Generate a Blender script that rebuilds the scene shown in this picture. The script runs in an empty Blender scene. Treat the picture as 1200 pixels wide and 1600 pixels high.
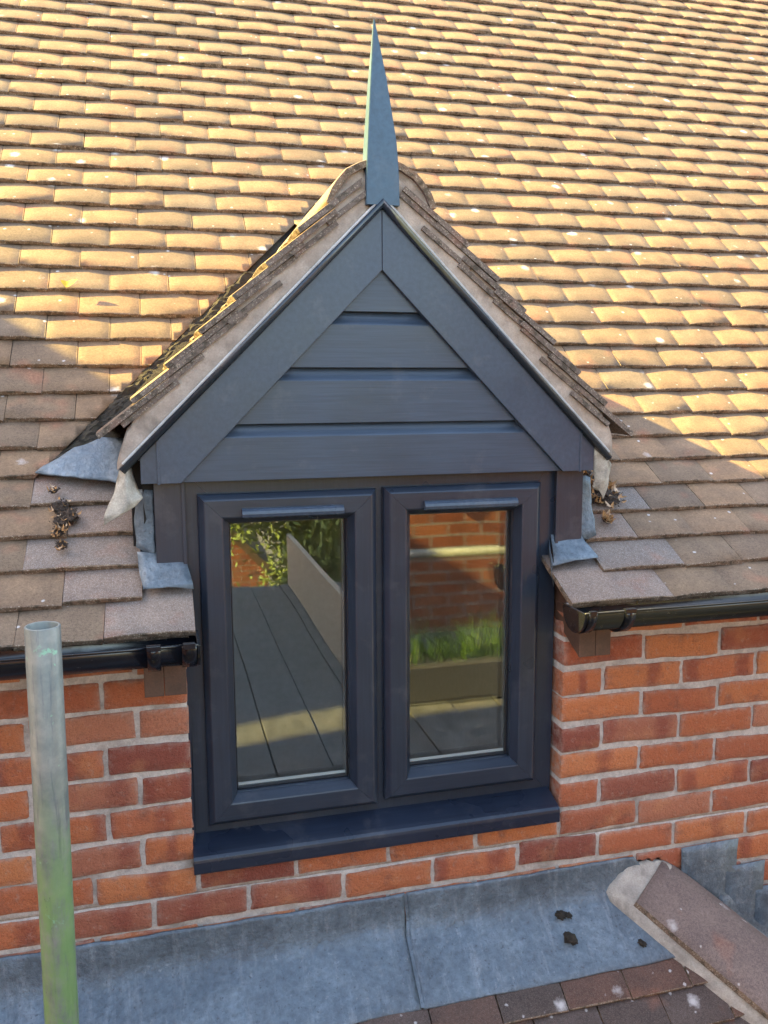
import bpy, bmesh, math, random
import numpy as np
from mathutils import Vector, Matrix, noise
random.seed(7)
R = math.radians
S = bpy.context.scene
COL = S.collection

# ---------------------------------------------------------------- camera
CAMLOC = Vector((-.93958, -1.8306, 1.13502))
cd = bpy.data.cameras.new('camera')
cam = bpy.data.objects.new('camera', cd)
COL.objects.link(cam)
cam.location = CAMLOC
cam.rotation_euler = (1.42786, .00491, -.25797)
cd.sensor_fit = 'VERTICAL'
cd.sensor_height = 36
cd.lens = 1312.96 / 1600 * 36
cd.clip_start = .02
cd.clip_end = 500
S.camera = cam

# ---------------------------------------------------------------- sky, sun, exposure
SUNDIR = Vector((.8, -.16, -.52)).normalized()       # the way the light travels
EL = math.asin(-SUNDIR.z)
AZ = math.atan2(-SUNDIR.x, -SUNDIR.y)
w = bpy.data.worlds.new('World')
S.world = w
w.use_nodes = True
wn = w.node_tree.nodes
sky = wn.new('ShaderNodeTexSky')
sky.sky_type = 'NISHITA'
sky.sun_disc = False
sky.sun_elevation = EL
sky.sun_rotation = AZ
sky.air_density = 1.0
sky.dust_density = 1.6
sky.ozone_density = 1.0
tint = wn.new('ShaderNodeMix')           # even camera white balance of the sky light
tint.data_type = 'RGBA'
tint.blend_type = 'MULTIPLY'
tint.inputs[0].default_value = 1
tint.inputs[7].default_value = (1.12, 1.0, .86, 1)
w.node_tree.links.new(sky.outputs[0], tint.inputs[6])
w.node_tree.links.new(tint.outputs[2], wn['Background'].inputs[0])
wn['Background'].inputs[1].default_value = .098
sd = bpy.data.lights.new('sun', 'SUN')
sd.energy = 3.4
sd.angle = R(.5)
sd.color = (1, .76, .22)
sun = bpy.data.objects.new('sun', sd)
COL.objects.link(sun)
sun.rotation_euler = SUNDIR.to_track_quat('-Z', 'Y').to_euler()
sun.location = (-6, 2, 7)
S.view_settings.view_transform = 'Standard'
S.view_settings.look = 'None'
S.view_settings.gamma = 1
S.view_settings.use_curve_mapping = False
S.view_settings.exposure = 3.52

# ---------------------------------------------------------------- node helpers
class NT:
    def __init__(s, name):
        s.m = bpy.data.materials.new(name)
        s.m.use_nodes = True
        s.t = s.m.node_tree
        s.b = s.t.nodes['Principled BSDF']
    def n(s, typ, **kw):
        x = s.t.nodes.new('ShaderNode' + typ)
        for k, v in kw.items():
            if k.startswith('i_'):
                key = k[2:]
                key = int(key) if key.isdigit() else key.replace('_', ' ')
                s.put(x.inputs[key], v)
            else:
                setattr(x, k, v)
        return x
    def put(s, sock, v):
        if isinstance(v, bpy.types.NodeSocket):
            s.t.links.new(v, sock)
        else:
            if isinstance(v, tuple) and len(v) == 3 and sock.type == 'RGBA':
                v = (*v, 1)
            sock.default_value = v
    def noise(s, vec, scale, detail=3, rough=.55):
        return s.n('TexNoise', i_Vector=vec, i_Scale=scale, i_Detail=detail, i_Roughness=rough).outputs[0]
    def ramp(s, f, *st):
        r = s.n('ValToRGB', i_0=f)
        e = r.color_ramp.elements
        while len(e) < len(st):
            e.new(.5)
        for k, (p, c) in enumerate(st):
            e[k].position = p
            if not isinstance(c, tuple):
                c = (c, c, c)
            e[k].color = (*c, 1)
        return r.outputs[0]
    def mix(s, f, a, b, mode='MIX'):
        x = s.n('Mix', data_type='RGBA', blend_type=mode)
        s.put(x.inputs[0], f)
        s.put(x.inputs[6], a)
        s.put(x.inputs[7], b)
        return x.outputs[2]
    def math(s, op, a, b=0., c=0.):
        x = s.n('Math', operation=op)
        s.put(x.inputs[0], a)
        s.put(x.inputs[1], b)
        s.put(x.inputs[2], c)
        return x.outputs[0]
    def scalevec(s, vec, sc):
        return s.n('Mapping', i_Vector=vec, i_Scale=sc).outputs[0]
    def bump(s, h, strength, dist):
        s.put(s.b.inputs['Normal'], s.n('Bump', i_Strength=strength, i_Distance=dist, i_Height=h).outputs[0])
    def set(s, **kw):
        for k, v in kw.items():
            s.put(s.b.inputs[k.replace('_', ' ')], v)
        return s

def pos(t):
    return t.n('NewGeometry').outputs['Position']
def rnd(t):
    a = t.n('ObjectInfo').outputs['Random']
    b = t.n('NewGeometry').outputs['Random Per Island']
    return t.math('FRACT', t.math('ADD', a, b))
def rnd2(t, r, k):
    return t.math('FRACT', t.math('MULTIPLY', r, k))

def tile_mat(name, cols, grit, lichen, edge=False, satur=1.0):
    t = NT(name)
    P = pos(t)
    r = rnd(t)
    base = t.ramp(r, (0, cols[0]), (.35, cols[1]), (.7, cols[2]), (1, cols[3]))
    blot = t.noise(P, 14, 4)
    base = t.mix(t.ramp(blot, (.38, 0.), (.7, .55)), base, (cols[0][0]*.62, cols[0][1]*.62, cols[0][2]*.66))
    red = t.noise(P, 9, 2)
    base = t.mix(t.ramp(red, (.58, 0.), (.74, .45)), base, (.30, .125, .075))
    fine = t.noise(P, 520, 2, .7)
    mid = t.noise(P, 160, 3, .6)
    v = t.ramp(fine, (.25, .62), (.5, 1.), (.75, 1.35))
    base = t.mix(1., base, v, 'MULTIPLY')
    base = t.mix(1., base, t.ramp(mid, (.3, .80), (.5, 1.), (.7, 1.18)), 'MULTIPLY')
    spk = t.n('TexVoronoi', i_Vector=P, i_Scale=330.).outputs[0]
    if grit:
        base = t.mix(t.ramp(spk, (.0, grit), (.26, grit*.6), (.34, 0.)), base, (.44, .40, .36))
    if edge:
        g = t.n('TexVoronoi', i_Vector=P, i_Scale=210.).outputs[0]
        base = t.mix(t.ramp(g, (.0, .85), (.25, .6), (.34, 0.)), base, (.40, .34, .26))
        moss = t.noise(P, 60, 3)
        base = t.mix(t.ramp(moss, (.5, 0.), (.65, .7)), base, (.035, .03, .02))
    lv = t.n('TexVoronoi', i_Vector=P, i_Scale=9.)
    ln = t.noise(P, 75, 4, .65)
    d = t.math('ADD', lv.outputs[0], t.math('MULTIPLY', t.math('SUBTRACT', ln, .5), .22))
    pick = t.math('GREATER_THAN', t.n('SeparateColor', i_0=lv.outputs[1]).outputs[0], 1 - lichen)
    lm = t.math('MULTIPLY', t.ramp(d, (.05, 1.), (.17, 0.)), pick)
    base = t.mix(t.math('MULTIPLY', lm, .8), base, (.55, .52, .50))
    if lichen > .4:
        l2 = t.n('TexVoronoi', i_Vector=P, i_Scale=42.)
        p2 = t.math('GREATER_THAN', t.n('SeparateColor', i_0=l2.outputs[1]).outputs[1], .72 if lichen > .7 else .90)
        d2 = t.math('ADD', l2.outputs[0], t.math('MULTIPLY', t.math('SUBTRACT', ln, .5), .5))
        base = t.mix(t.math('MULTIPLY', t.ramp(d2, (.10, .8), (.2, 0.)), p2), base, (.50, .48, .46))
    h = t.math('ADD', t.math('MULTIPLY', fine, .5), mid)
    if grit or edge:
        h = t.math('ADD', h, t.math('MULTIPLY', t.ramp(spk, (0., 1.), (.4, 0.)), .8))
    t.bump(h, .3, .0025)
    t.set(Base_Color=base, Roughness=.9)
    t.b.inputs['Specular IOR Level'].default_value = .25
    return t.m

TC = [(.155, .113, .080), (.200, .140, .090), (.250, .158, .092), (.178, .134, .096)]
M_TILE = tile_mat('weathered_concrete_tile', TC, 0, .5)
M_TILEN = tile_mat('gritty_cut_tile', [(.20, .16, .135), (.215, .17, .14), (.225, .165, .13), (.19, .158, .135)], .6, .12)
M_EDGE = tile_mat('rough_tile_edge', [(.185, .130, .088), (.20, .138, .09), (.19, .128, .084), (.17, .122, .085)], .2, 0., True)
M_VEDGE = tile_mat('weathered_verge_edge', [(.16, .125, .10), (.18, .135, .105), (.15, .115, .092), (.17, .135, .11)], .1, 0., True)
M_RTILE = tile_mat('red_brown_plain_tile', [(.095, .070, .058), (.125, .068, .050), (.08, .064, .056), (.115, .082, .070)], .15, .95)
M_HIP = tile_mat('smooth_hip_tile', [(.185, .140, .122)]*4, .10, .8)

def brick_mat():
    t = NT('clay_brick')
    G = t.n('TexCoord').outputs['Generated']
    P = pos(t)
    r = rnd(t)
    base = t.ramp(r, (0, (.56, .180, .060)), (.25, (.40, .105, .046)), (.45, (.60, .215, .075)), (.65, (.50, .150, .060)), (.85, (.26, .068, .042)), (1, (.49, .19, .10)))
    sep = t.n('SeparateXYZ', i_0=G)
    gx, gz = sep.outputs[0], sep.outputs[2]
    # kiss marks: darker upright bands left by the kiln stacking
    wv = t.math('SINE', t.math('MULTIPLY_ADD', gx, 9.0, t.math('MULTIPLY', r, 40.)))
    wn_ = t.math('ADD', wv, t.math('MULTIPLY', t.math('SUBTRACT', t.noise(P, 25, 3), .5), 1.6))
    strong = t.math('GREATER_THAN', rnd2(t, r, 7.31), .52)
    base = t.mix(t.math('MULTIPLY', t.ramp(wn_, (.35, 0.), (1.0, .7)), strong), base, (.255, .060, .036))
    patch = t.noise(P, 11, 4)
    base = t.mix(t.ramp(patch, (.55, 0.), (.75, .5)), base, (.56, .24, .10))
    dark = t.noise(P, 17, 5, .65)
    base = t.mix(t.ramp(dark, (.56, 0.), (.72, .65)), base, (.17, .068, .048))
    fine = t.noise(P, 330, 3, .7)
    base = t.mix(1., base, t.ramp(fine, (.25, .72), (.5, 1.), (.8, 1.2)), 'MULTIPLY')
    ex = t.math('POWER', t.math('ABSOLUTE', t.math('MULTIPLY_ADD', gx, 2., -1.)), 14.)
    ez = t.math('POWER', t.math('ABSOLUTE', t.math('MULTIPLY_ADD', gz, 2., -1.)), 5.)
    e = t.math('MAXIMUM', ex, ez)
    em = t.math('MULTIPLY', e, t.ramp(t.noise(P, 42, 5, .7), (.38, 0.), (.62, 1.)))
    base = t.mix(t.math('MULTIPLY', em, .75), base, (.47, .36, .29))
    lime = t.noise(P, 55, 6, .75)
    base = t.mix(t.ramp(lime, (.56, 0.), (.72, .5)), base, (.50, .36, .28))
    pit = t.noise(P, 150, 4, .7)
    base = t.mix(t.ramp(pit, (.31, .6), (.40, 0.)), base, (.18, .07, .045))
    t.bump(t.math('ADD', t.math('MULTIPLY', fine, .6), t.math('ADD', t.noise(P, 70, 5), pit)), .9, .007)
    t.set(Base_Color=base, Roughness=.88)
    return t.m
M_BRICK = brick_mat()

def simple(name, col, rough=.8, var=.25, sc=40, bstr=.3, bdist=.003, dark=None, metal=0., spec=.5, fine=300):
    t = NT(name)
    P = pos(t)
    n1 = t.noise(P, sc, 5, .6)
    c = t.mix(1., col, t.ramp(n1, (.25, 1 - var), (.5, 1.), (.75, 1 + var)), 'MULTIPLY')
    f2 = t.noise(P, fine, 2, .7)
    c = t.mix(1., c, t.ramp(f2, (.25, 1 - var*.6), (.75, 1 + var*.6)), 'MULTIPLY')
    if dark:
        c = t.mix(t.ramp(t.noise(P, dark[1], 5, .65), (.52, 0.), (.68, dark[2])), c, dark[0])
    t.bump(t.math('ADD', n1, t.math('MULTIPLY', f2, .4)), bstr, bdist)
    t.set(Base_Color=c, Roughness=rough, Metallic=metal)
    t.b.inputs['Specular IOR Level'].default_value = spec
    return t.m

M_MORTAR = simple('brick_mortar', (.46, .41, .36), .95, .26, 60, .7, .005, ((.20, .17, .14), 8, .7))
M_VERGE = simple('verge_mortar', (.38, .31, .25), .95, .24, 32, .7, .005, ((.19, .155, .125), 13, .8))
M_CEMENT = simple('pale_cement', (.36, .325, .28), .95, .28, 35, .8, .006, ((.20, .175, .15), 16, .8))
M_WOOD = simple('brown_stained_wood', (.085, .045, .028), .6, .35, 30, .3, .002)
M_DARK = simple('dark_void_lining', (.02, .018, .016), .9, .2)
M_MOSS = simple('moss', (.026, .020, .013), .95, .6, 120, .8, .004, ((.05, .042, .02), 50, .6))
M_SOIL = simple('dark_leaf_mould', (.04, .026, .017), .95, .6, 150, .8, .004)
M_LEAF1 = simple('dry_leaf', (.36, .19, .07), .7, .4, 90, .2, .001)
M_LEAF2 = simple('pale_dry_leaf', (.48, .34, .22), .7, .3, 90, .2, .001)
M_YELLOW = simple('yellow_leaf', (.50, .33, .008), .6, .15, 90, .2, .001)
M_FELT = simple('torn_felt', (.33, .30, .245), .9, .35, 45, .7, .003, ((.12, .085, .05), 22, .8))
M_SPACERLIT = simple('lit_spacer', (.62, .66, .68), .4, .05)  # spacer where it catches light, the brightness put into its colour
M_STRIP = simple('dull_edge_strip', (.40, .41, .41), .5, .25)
M_GREYBAR = simple('grey_spacer', (.11, .12, .13), .4, .05)
M_RAIL = simple('pale_rail', (.30, .32, .29), .5, .25)
M_GASKET = simple('black_gasket', (.012, .012, .014), .5, .1)
M_PLASTER = simple('room_plaster', (.30, .29, .27), .9, .1)
M_BOARD = simple('scaffold_plank', (.135, .135, .13), .85, .55, 14, .4, .003, ((.17, .14, .12), 5, .6))
M_PLY = simple('beige_toe_board', (.44, .39, .31), .8, .12, 8)
M_PLANT = simple('grey_planter', (.10, .095, .09), .7, .15)
M_GRASSB = simple('strappy_leaf', (.10, .19, .025), .5, .4, 60)
M_HEDGE = simple('hedge_leaf', (.14, .20, .035), .6, .5, 6)
M_TRUNK = simple('bark', (.10, .075, .05), .9, .4)
M_GROUND = simple('garden_ground', (.16, .15, .13), .9, .3, 3)

def lead_mat():
    t = NT('weathered_lead')
    P = pos(t)
    a = t.noise(P, 22, 6, .65)
    b = t.noise(P, 5, 3)
    c = t.ramp(a, (.28, (.098, .128, .156)), (.5, (.130, .168, .202)), (.72, (.18, .225, .26)))
    c = t.mix(t.ramp(b, (.4, 0.), (.65, .6)), c, (.070, .088, .108))
    st = t.noise(t.scalevec(P, (34, 5, 7)), 1., 5, .7)
    c = t.mix(t.ramp(st, (.52, 0.), (.75, .45)), c, (.30, .335, .36))
    mo = t.noise(P, 75, 5, .7)
    c = t.mix(1., c, t.ramp(mo, (.3, .74), (.7, 1.26)), 'MULTIPLY')
    sp = t.noise(P, 130, 3)
    c = t.mix(t.ramp(sp, (.62, 0.), (.70, .6)), c, (.05, .055, .065))
    ox = t.noise(P, 48, 6, .75)
    c = t.mix(t.ramp(ox, (.60, 0.), (.74, .55)), c, (.34, .37, .39))
    t.bump(t.math('ADD', t.math('MULTIPLY', b, 2.5), t.math('ADD', a, t.math('MULTIPLY', mo, .5))), .5, .012)
    t.set(Base_Color=c, Roughness=t.ramp(a, (.3, .42), (.7, .62)), Metallic=.35)
    return t.m
M_LEAD = lead_mat()

def upvc_mat(name, col, axis, rough=.31):
    t = NT(name)
    O = t.n('TexCoord').outputs['Object']
    sc = (9, 200, 260) if axis == 'x' else (260, 200, 9)
    if axis == 'd':
        sc = (90, 90, 90)
    g = t.noise(t.scalevec(O, sc), 1., 3, .6)
    big = t.noise(O, 6, 3)
    c = t.mix(1., col, t.ramp(g, (.3, .86), (.7, 1.16)), 'MULTIPLY')
    c = t.mix(1., c, t.ramp(big, (.3, .92), (.7, 1.1)), 'MULTIPLY')
    smg = t.noise(O, 11, 5, .7)
    c = t.mix(t.ramp(smg, (.56, 0.), (.75, .10)), c, (.30, .28, .26))
    dust = t.noise(O, 400, 2, .8)
    c = t.mix(t.ramp(dust, (.74, 0.), (.8, .25)), c, (.3, .29, .27))
    t.bump(g, .22, .0008)
    t.set(Base_Color=c, Roughness=t.ramp(big, (.3, rough - .05), (.7, rough + .08)))
    return t.m
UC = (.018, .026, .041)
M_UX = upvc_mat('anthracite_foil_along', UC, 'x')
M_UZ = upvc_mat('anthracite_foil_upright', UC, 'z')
M_UD = upvc_mat('anthracite_foil_barge', (.034, .052, .080), 'd', .34)
M_CLAD = upvc_mat('anthracite_foil_cladding', (.034, .052, .080), 'x', .36)
M_SILL = upvc_mat('anthracite_sill', (.013, .019, .034), 'x', .28)
M_VENT = upvc_mat('anthracite_vent', (.035, .050, .075), 'd', .24)
M_TRIM = upvc_mat('anthracite_trim', (.022, .030, .042), 'd', .22)
M_FIN = upvc_mat('lead_grey_finial', (.036, .076, .118), 'd', .40)

def gutter_mat():
    t = NT('black_gutter_plastic')
    P = pos(t)
    d = t.noise(P, 50, 4, .7)
    t.set(Base_Color=t.ramp(d, (.6, (.005, .006, .009)), (.85, (.018, .017, .016))), Roughness=t.ramp(d, (.45, .17), (.75, .32)))
    return t.m
M_GUT = gutter_mat()

def pole_mat():
    t = NT('galvanised_tube')
    P = pos(t)
    z = t.n('SeparateXYZ', i_0=P).outputs[2]
    n1 = t.noise(P, 22, 5, .65)
    st = t.noise(t.scalevec(P, (90, 90, 7)), 1., 4, .7)
    c = t.ramp(n1, (.3, (.12, .14, .135)), (.5, (.185, .20, .18)), (.72, (.27, .27, .235)))
    c = t.mix(t.ramp(st, (.54, 0.), (.66, .7)), c, (.08, .09, .10))
    gm = t.math('MULTIPLY', t.ramp(z, (.40, 1.), (.60, 0.)), t.ramp(t.noise(t.scalevec(P, (40, 40, 14)), 1., 5, .7), (.36, 0.), (.56, 1.)))
    c = t.mix(t.math('MULTIPLY', gm, .7), c, (.16, .30, .085))
    gm2 = t.ramp(t.noise(P, 38, 5, .7), (.64, 0.), (.70, .8))
    c = t.mix(gm2, c, (.22, .42, .27))
    sc = t.noise(t.scalevec(P, (120, 120, 40)), 1., 4, .75)
    c = t.mix(t.ramp(sc, (.66, 0.), (.72, .8)), c, (.07, .08, .08))
    t.bump(n1, .25, .002)
    t.set(Base_Color=c, Roughness=.52, Metallic=.25)
    return t.m
M_POLE = pole_mat()

def glass_mat():
    t = NT('window_glass')
    nt = t.t
    nt.nodes.remove(t.b)
    out = nt.nodes['Material Output']
    fr = t.n('Fresnel', i_IOR=1.52).outputs[0]
    f = t.math('MULTIPLY_ADD', fr, 1.0, .012)
    bp_ = t.n('Bump', i_Strength=.02, i_Distance=.02, i_Height=t.noise(pos(t), 3.5, 1)).outputs[0]
    gl = t.n('BsdfGlossy', i_Color=(1, 1, 1), i_Roughness=0.0, i_Normal=bp_)
    tr = t.n('BsdfTransparent', i_Color=(.97, .985, .98))
    mx = t.n('MixShader', i_0=f)
    nt.links.new(tr.outputs[0], mx.inputs[1])
    nt.links.new(gl.outputs[0], mx.inputs[2])
    nt.links.new(mx.outputs[0], out.inputs[0])
    return t.m
M_GLASS = glass_mat()

def brickwall_mat():
    t = NT('far_brickwork')
    O = t.n('TexCoord').outputs['Object']
    mp = t.n('Mapping', i_Vector=O, i_Rotation=(R(90), 0, 0)).outputs[0]
    br = t.n('TexBrick', i_Vector=mp, i_Scale=1.0, i_Mortar_Size=.006, i_Brick_Width=.225, i_Row_Height=.075)
    br.inputs['Color1'].default_value = (.42, .15, .06, 1)
    br.inputs['Color2'].default_value = (.30, .09, .045, 1)
    br.inputs['Mortar'].default_value = (.36, .31, .26, 1)
    c = t.mix(1., br.outputs[0], t.ramp(t.noise(O, 5, 4), (.3, .75), (.7, 1.2)), 'MULTIPLY')
    t.set(Base_Color=c, Roughness=.9)
    return t.m
M_FARB = brickwall_mat()

# ---------------------------------------------------------------- object helpers
def wm(o):
    m = o.matrix_basis.copy()
    if o.parent:
        m = wm(o.parent) @ o.matrix_parent_inverse @ m
    return m
def attach(o, parent):
    if parent:
        o.parent = parent
        o.matrix_parent_inverse = wm(parent).inverted()
    return o
def tag(o, label=None, cat=None, group=None, kind=None):
    if label: o['label'] = label
    if cat: o['category'] = cat
    if group: o['group'] = group
    if kind: o['kind'] = kind
    return o
def thing(name, loc, label, cat, group=None):
    o = bpy.data.objects.new(name, None)
    o.empty_display_size = .1
    COL.objects.link(o)
    o.location = loc
    return tag(o, label, cat, group)
def link(name, me, parent=None, mat=None):
    o = bpy.data.objects.new(name, me)
    if mat and not me.materials:
        me.materials.append(mat)
    COL.objects.link(o)
    return attach(o, parent)
def pym(name, v, f, mats=(), smooth=False, mi=None):
    me = bpy.data.meshes.new(name)
    me.from_pydata([tuple(p) for p in v], [], f)
    for m in mats:
        me.materials.append(m)
    if mi is not None:
        me.polygons.foreach_set('material_index', mi)
    if smooth:
        me.polygons.foreach_set('use_smooth', [True]*len(me.polygons))
    me.update()
    return me
def bm_mesh(bm, name, mats, smooth=False):
    bmesh.ops.recalc_face_normals(bm, faces=bm.faces)
    me = bpy.data.meshes.new(name)
    bm.to_mesh(me)
    bm.free()
    for m in mats:
        me.materials.append(m)
    if smooth:
        me.polygons.foreach_set('use_smooth', [True]*len(me.polygons))
    return me
def bx(bm, x0, x1, y0, y1, z0, z1, bev=0):
    r = bmesh.ops.create_cube(bm, size=1)
    for v in r['verts']:
        v.co = Vector(((x0 + x1)/2 + v.co.x*(x1 - x0), (y0 + y1)/2 + v.co.y*(y1 - y0), (z0 + z1)/2 + v.co.z*(z1 - z0)))
    if bev:
        ed = {e for v in r['verts'] for e in v.link_edges}
        bmesh.ops.bevel(bm, geom=list(ed), offset=bev, segments=2, affect='EDGES', profile=.6)
def box(name, x0, x1, y0, y1, z0, z1, mat, parent=None, bev=.002):
    bm = bmesh.new()
    bx(bm, x0, x1, y0, y1, z0, z1, bev)
    return link(name, bm_mesh(bm, name, [mat]), parent)
def prism(name, poly, axis, a, b, mat, parent=None, bev=0, smooth=False):
    """poly: 2D points; axis 'y' -> (x,z) poly run from y=a to b; axis 'x' -> (y,z) poly run from x=a to b"""
    bm = bmesh.new()
    n = len(poly)
    mk = (lambda p, t: (p[0], t, p[1])) if axis == 'y' else (lambda p, t: (t, p[0], p[1]))
    A = [bm.verts.new(mk(p, a)) for p in poly]
    B = [bm.verts.new(mk(p, b)) for p in poly]
    bm.faces.new(A)
    bm.faces.new(B[::-1])
    for i in range(n):
        j = (i + 1) % n
        bm.faces.new((A[i], B[i], B[j], A[j]))
    bmesh.ops.recalc_face_normals(bm, faces=bm.faces)
    if bev:
        bmesh.ops.bevel(bm, geom=list(bm.edges), offset=bev, segments=2, affect='EDGES', profile=.6)
    return link(name, bm_mesh(bm, name, [mat], smooth), parent)
def tube(bm, p0, p1, r, seg=16, r2=None, caps=True):
    p0, p1 = Vector(p0), Vector(p1)
    d = (p1 - p0)
    q = d.to_track_quat('Z', 'Y')
    r2 = r if r2 is None else r2
    a = [bm.verts.new(p0 + q @ Vector((r*math.cos(2*math.pi*i/seg), r*math.sin(2*math.pi*i/seg), 0))) for i in range(seg)]
    b = [bm.verts.new(p1 + q @ Vector((r2*math.cos(2*math.pi*i/seg), r2*math.sin(2*math.pi*i/seg), 0))) for i in range(seg)]
    for i in range(seg):
        j = (i + 1) % seg
        bm.faces.new((a[i], a[j], b[j], b[i]))
    if caps:
        bm.faces.new(a[::-1])
        bm.faces.new(b)
def nz(x, y, z, s=1.):
    return noise.noise(Vector((x, y, z))*s)

# ---------------------------------------------------------------- roof profile (courses of plain tiles, eaves kicked out)
KN = [0, 2, 4, 6, 9, 14, 25]
TH = [.57484, .63749, .62897, .67771, .82365, .82284, .82395]
GAUGE, TW, TT = .1002, .16657, .0122
YM, ZM = [-.12003], [.64886]
for m in range(62):
    t = float(np.interp(m + .5, KN, TH))
    YM.append(YM[-1] + GAUGE*math.cos(t))
    ZM.append(ZM[-1] + GAUGE*math.sin(t))
def roof_z(y):
    return float(np.interp(y, YM, ZM))
def pitch(m):
    return math.atan2(ZM[m + 1] - ZM[m], YM[m + 1] - YM[m])
CX = -.459          # centre line of the dormer
OPL, OPR = -.909, 0.0   # brick opening

# ---------------------------------------------------------------- tile meshes
def tile_arrays(seed, wdt=TW - .0006, L=.19, camber=.0036, t=TT, rough=.0011):
    rg = random.Random(seed)
    v, f, mi = [], [], []
    cam_ = camber*rg.uniform(.75, 1.2)
    tw_ = rg.uniform(-.0010, .0010)
    ys = [0, .0022, .045, .1, L]
    chip = {4: (0, 1), 9: (7, 8), 12: (7, 8, 6), 11: (0,)}.get(seed)
    h = wdt/2
    xs = [-h, -h + .0022] + [-h + wdt*k/6 for k in range(1, 6)] + [h - .0022, h]
    nx, ny = len(xs) - 1, len(ys) - 1
    def zc(x, y):
        u = 2*x/wdt
        return cam_*(1 - u*u) - .03*y*y + tw_*u
    for j, y in enumerate(ys):
        for i, x in enumerate(xs):
            dy = rg.uniform(-rough, rough)*1.3 if j == 0 else 0
            if j == 0 and chip and i in chip: dy += rg.uniform(.002, .0045)
            dx = -abs(rg.uniform(0, rough))*.5*(1 if x > 0 else -1) if i in (0, nx) else 0
            z = zc(x, y) - (.0016 if j == 0 else 0) - (.0006 if i in (0, nx) else 0)
            v.append((x + dx, y + dy, z))
    nt = len(v)
    for j in range(ny):
        for i in range(nx):
            a = j*(nx + 1) + i
            f.append((a, a + 1, a + nx + 2, a + nx + 1)); mi.append(1 if j == 0 else 0)
    for y in (0, L):
        for i, x in enumerate(xs):
            v.append((x, y + (rg.uniform(-rough, rough) + .001 if y == 0 else 0), zc(x, y) - t + (rg.uniform(-rough, rough)*.8 if y == 0 else 0)))
    b0, b1 = nt, nt + nx + 1
    for i in range(nx):
        f.append((i, b0 + i, b0 + i + 1, i + 1)); mi.append(1)
        f.append((b0 + i, b1 + i, b1 + i + 1, b0 + i + 1)); mi.append(1)
        q = ny*(nx + 1)
        f.append((q + i, q + i + 1, b1 + i + 1, b1 + i)); mi.append(1)
    for s_ in (0, nx):
        loop = [j*(nx + 1) + s_ for j in range(ny + 1)] + [b1 + s_, b0 + s_]
        f.append(tuple(loop) if s_ else tuple(reversed(loop))); mi.append(1)
    return np.array(v, float), f, mi
NVAR = 14
TV = [tile_arrays(i, rough=.0007 if i < 11 else .0018) for i in range(NVAR)]
TM = [pym('plain_tile', v, f, [M_TILE, M_EDGE], True, mi) for v, f, mi in TV]
for me in TM:                      # crisp tail and sides, smooth camber
    for p in me.polygons:
        p.use_smooth = p.material_index == 0
def frame(origin, xd, yd):
    xd, yd = Vector(xd).normalized(), Vector(yd).normalized()
    zd = xd.cross(yd)
    return Matrix(((xd.x, yd.x, zd.x, origin[0]), (xd.y, yd.y, zd.y, origin[1]), (xd.z, yd.z, zd.z, origin[2]), (0, 0, 0, 1)))
def jitter(rg, a=.0045, h=.0010):
    return Matrix.Translation((rg.uniform(-.0002, .0002), rg.gauss(0, .0018), rg.uniform(0, h))) @ Matrix.Rotation(rg.uniform(-a, a), 4, 'Z') @ Matrix.Rotation(rg.uniform(-a, a), 4, 'Y')
def course_matrix(m, x):
    ph = pitch(m) - math.asin((TT + .0011)/GAUGE)
    return frame((x, YM[m], ZM[m]), (1, 0, 0), (0, math.cos(ph), math.sin(ph)))
def tile_bm(seed, M, wdt):
    v, f, mi = tile_arrays(seed, wdt)
    bm = bmesh.new()
    vs = [bm.verts.new(M @ Vector(p)) for p in v]
    for q, k in zip(f, mi):
        fc = bm.faces.new([vs[i] for i in q])
        fc.material_index = k
        fc.smooth = k == 0
    return bm
def cut(bm, co, no):
    """keep the side opposite to the normal"""
    g = bm.verts[:] + bm.edges[:] + bm.faces[:]
    r = bmesh.ops.bisect_plane(bm, geom=g, plane_co=co, plane_no=no, clear_outer=True)
    ed = [e for e in r['geom_cut'] if isinstance(e, bmesh.types.BMEdge)]
    try:
        n0 = set(bm.faces)
        bmesh.ops.edgeloop_fill(bm, edges=ed, mat_nr=1)
    except Exception:
        pass
    return bm

# view projection for choosing which tiles show largest
RI = cam.rotation_euler.to_matrix().inverted()
def px(p):
    q = RI @ (Vector(p) - CAMLOC)
    if q.z > -.05:
        return None
    return 600 + 1312.96*q.x/-q.z, 800 - 1312.96*q.y/-q.z, -q.z
def in_view(p, pad=40):
    q = px(p)
    return bool(q) and -pad < q[0] < 1200 + pad and -pad < q[1] < 1600 + pad
def behind_dormer(p):
    q = px(p)
    u, v = q[0], q[1]
    if v > 760: return False
    return v > 330 and 620 - (v - 330)*.95 < u < 570 + (v - 330)*1.15

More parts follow.
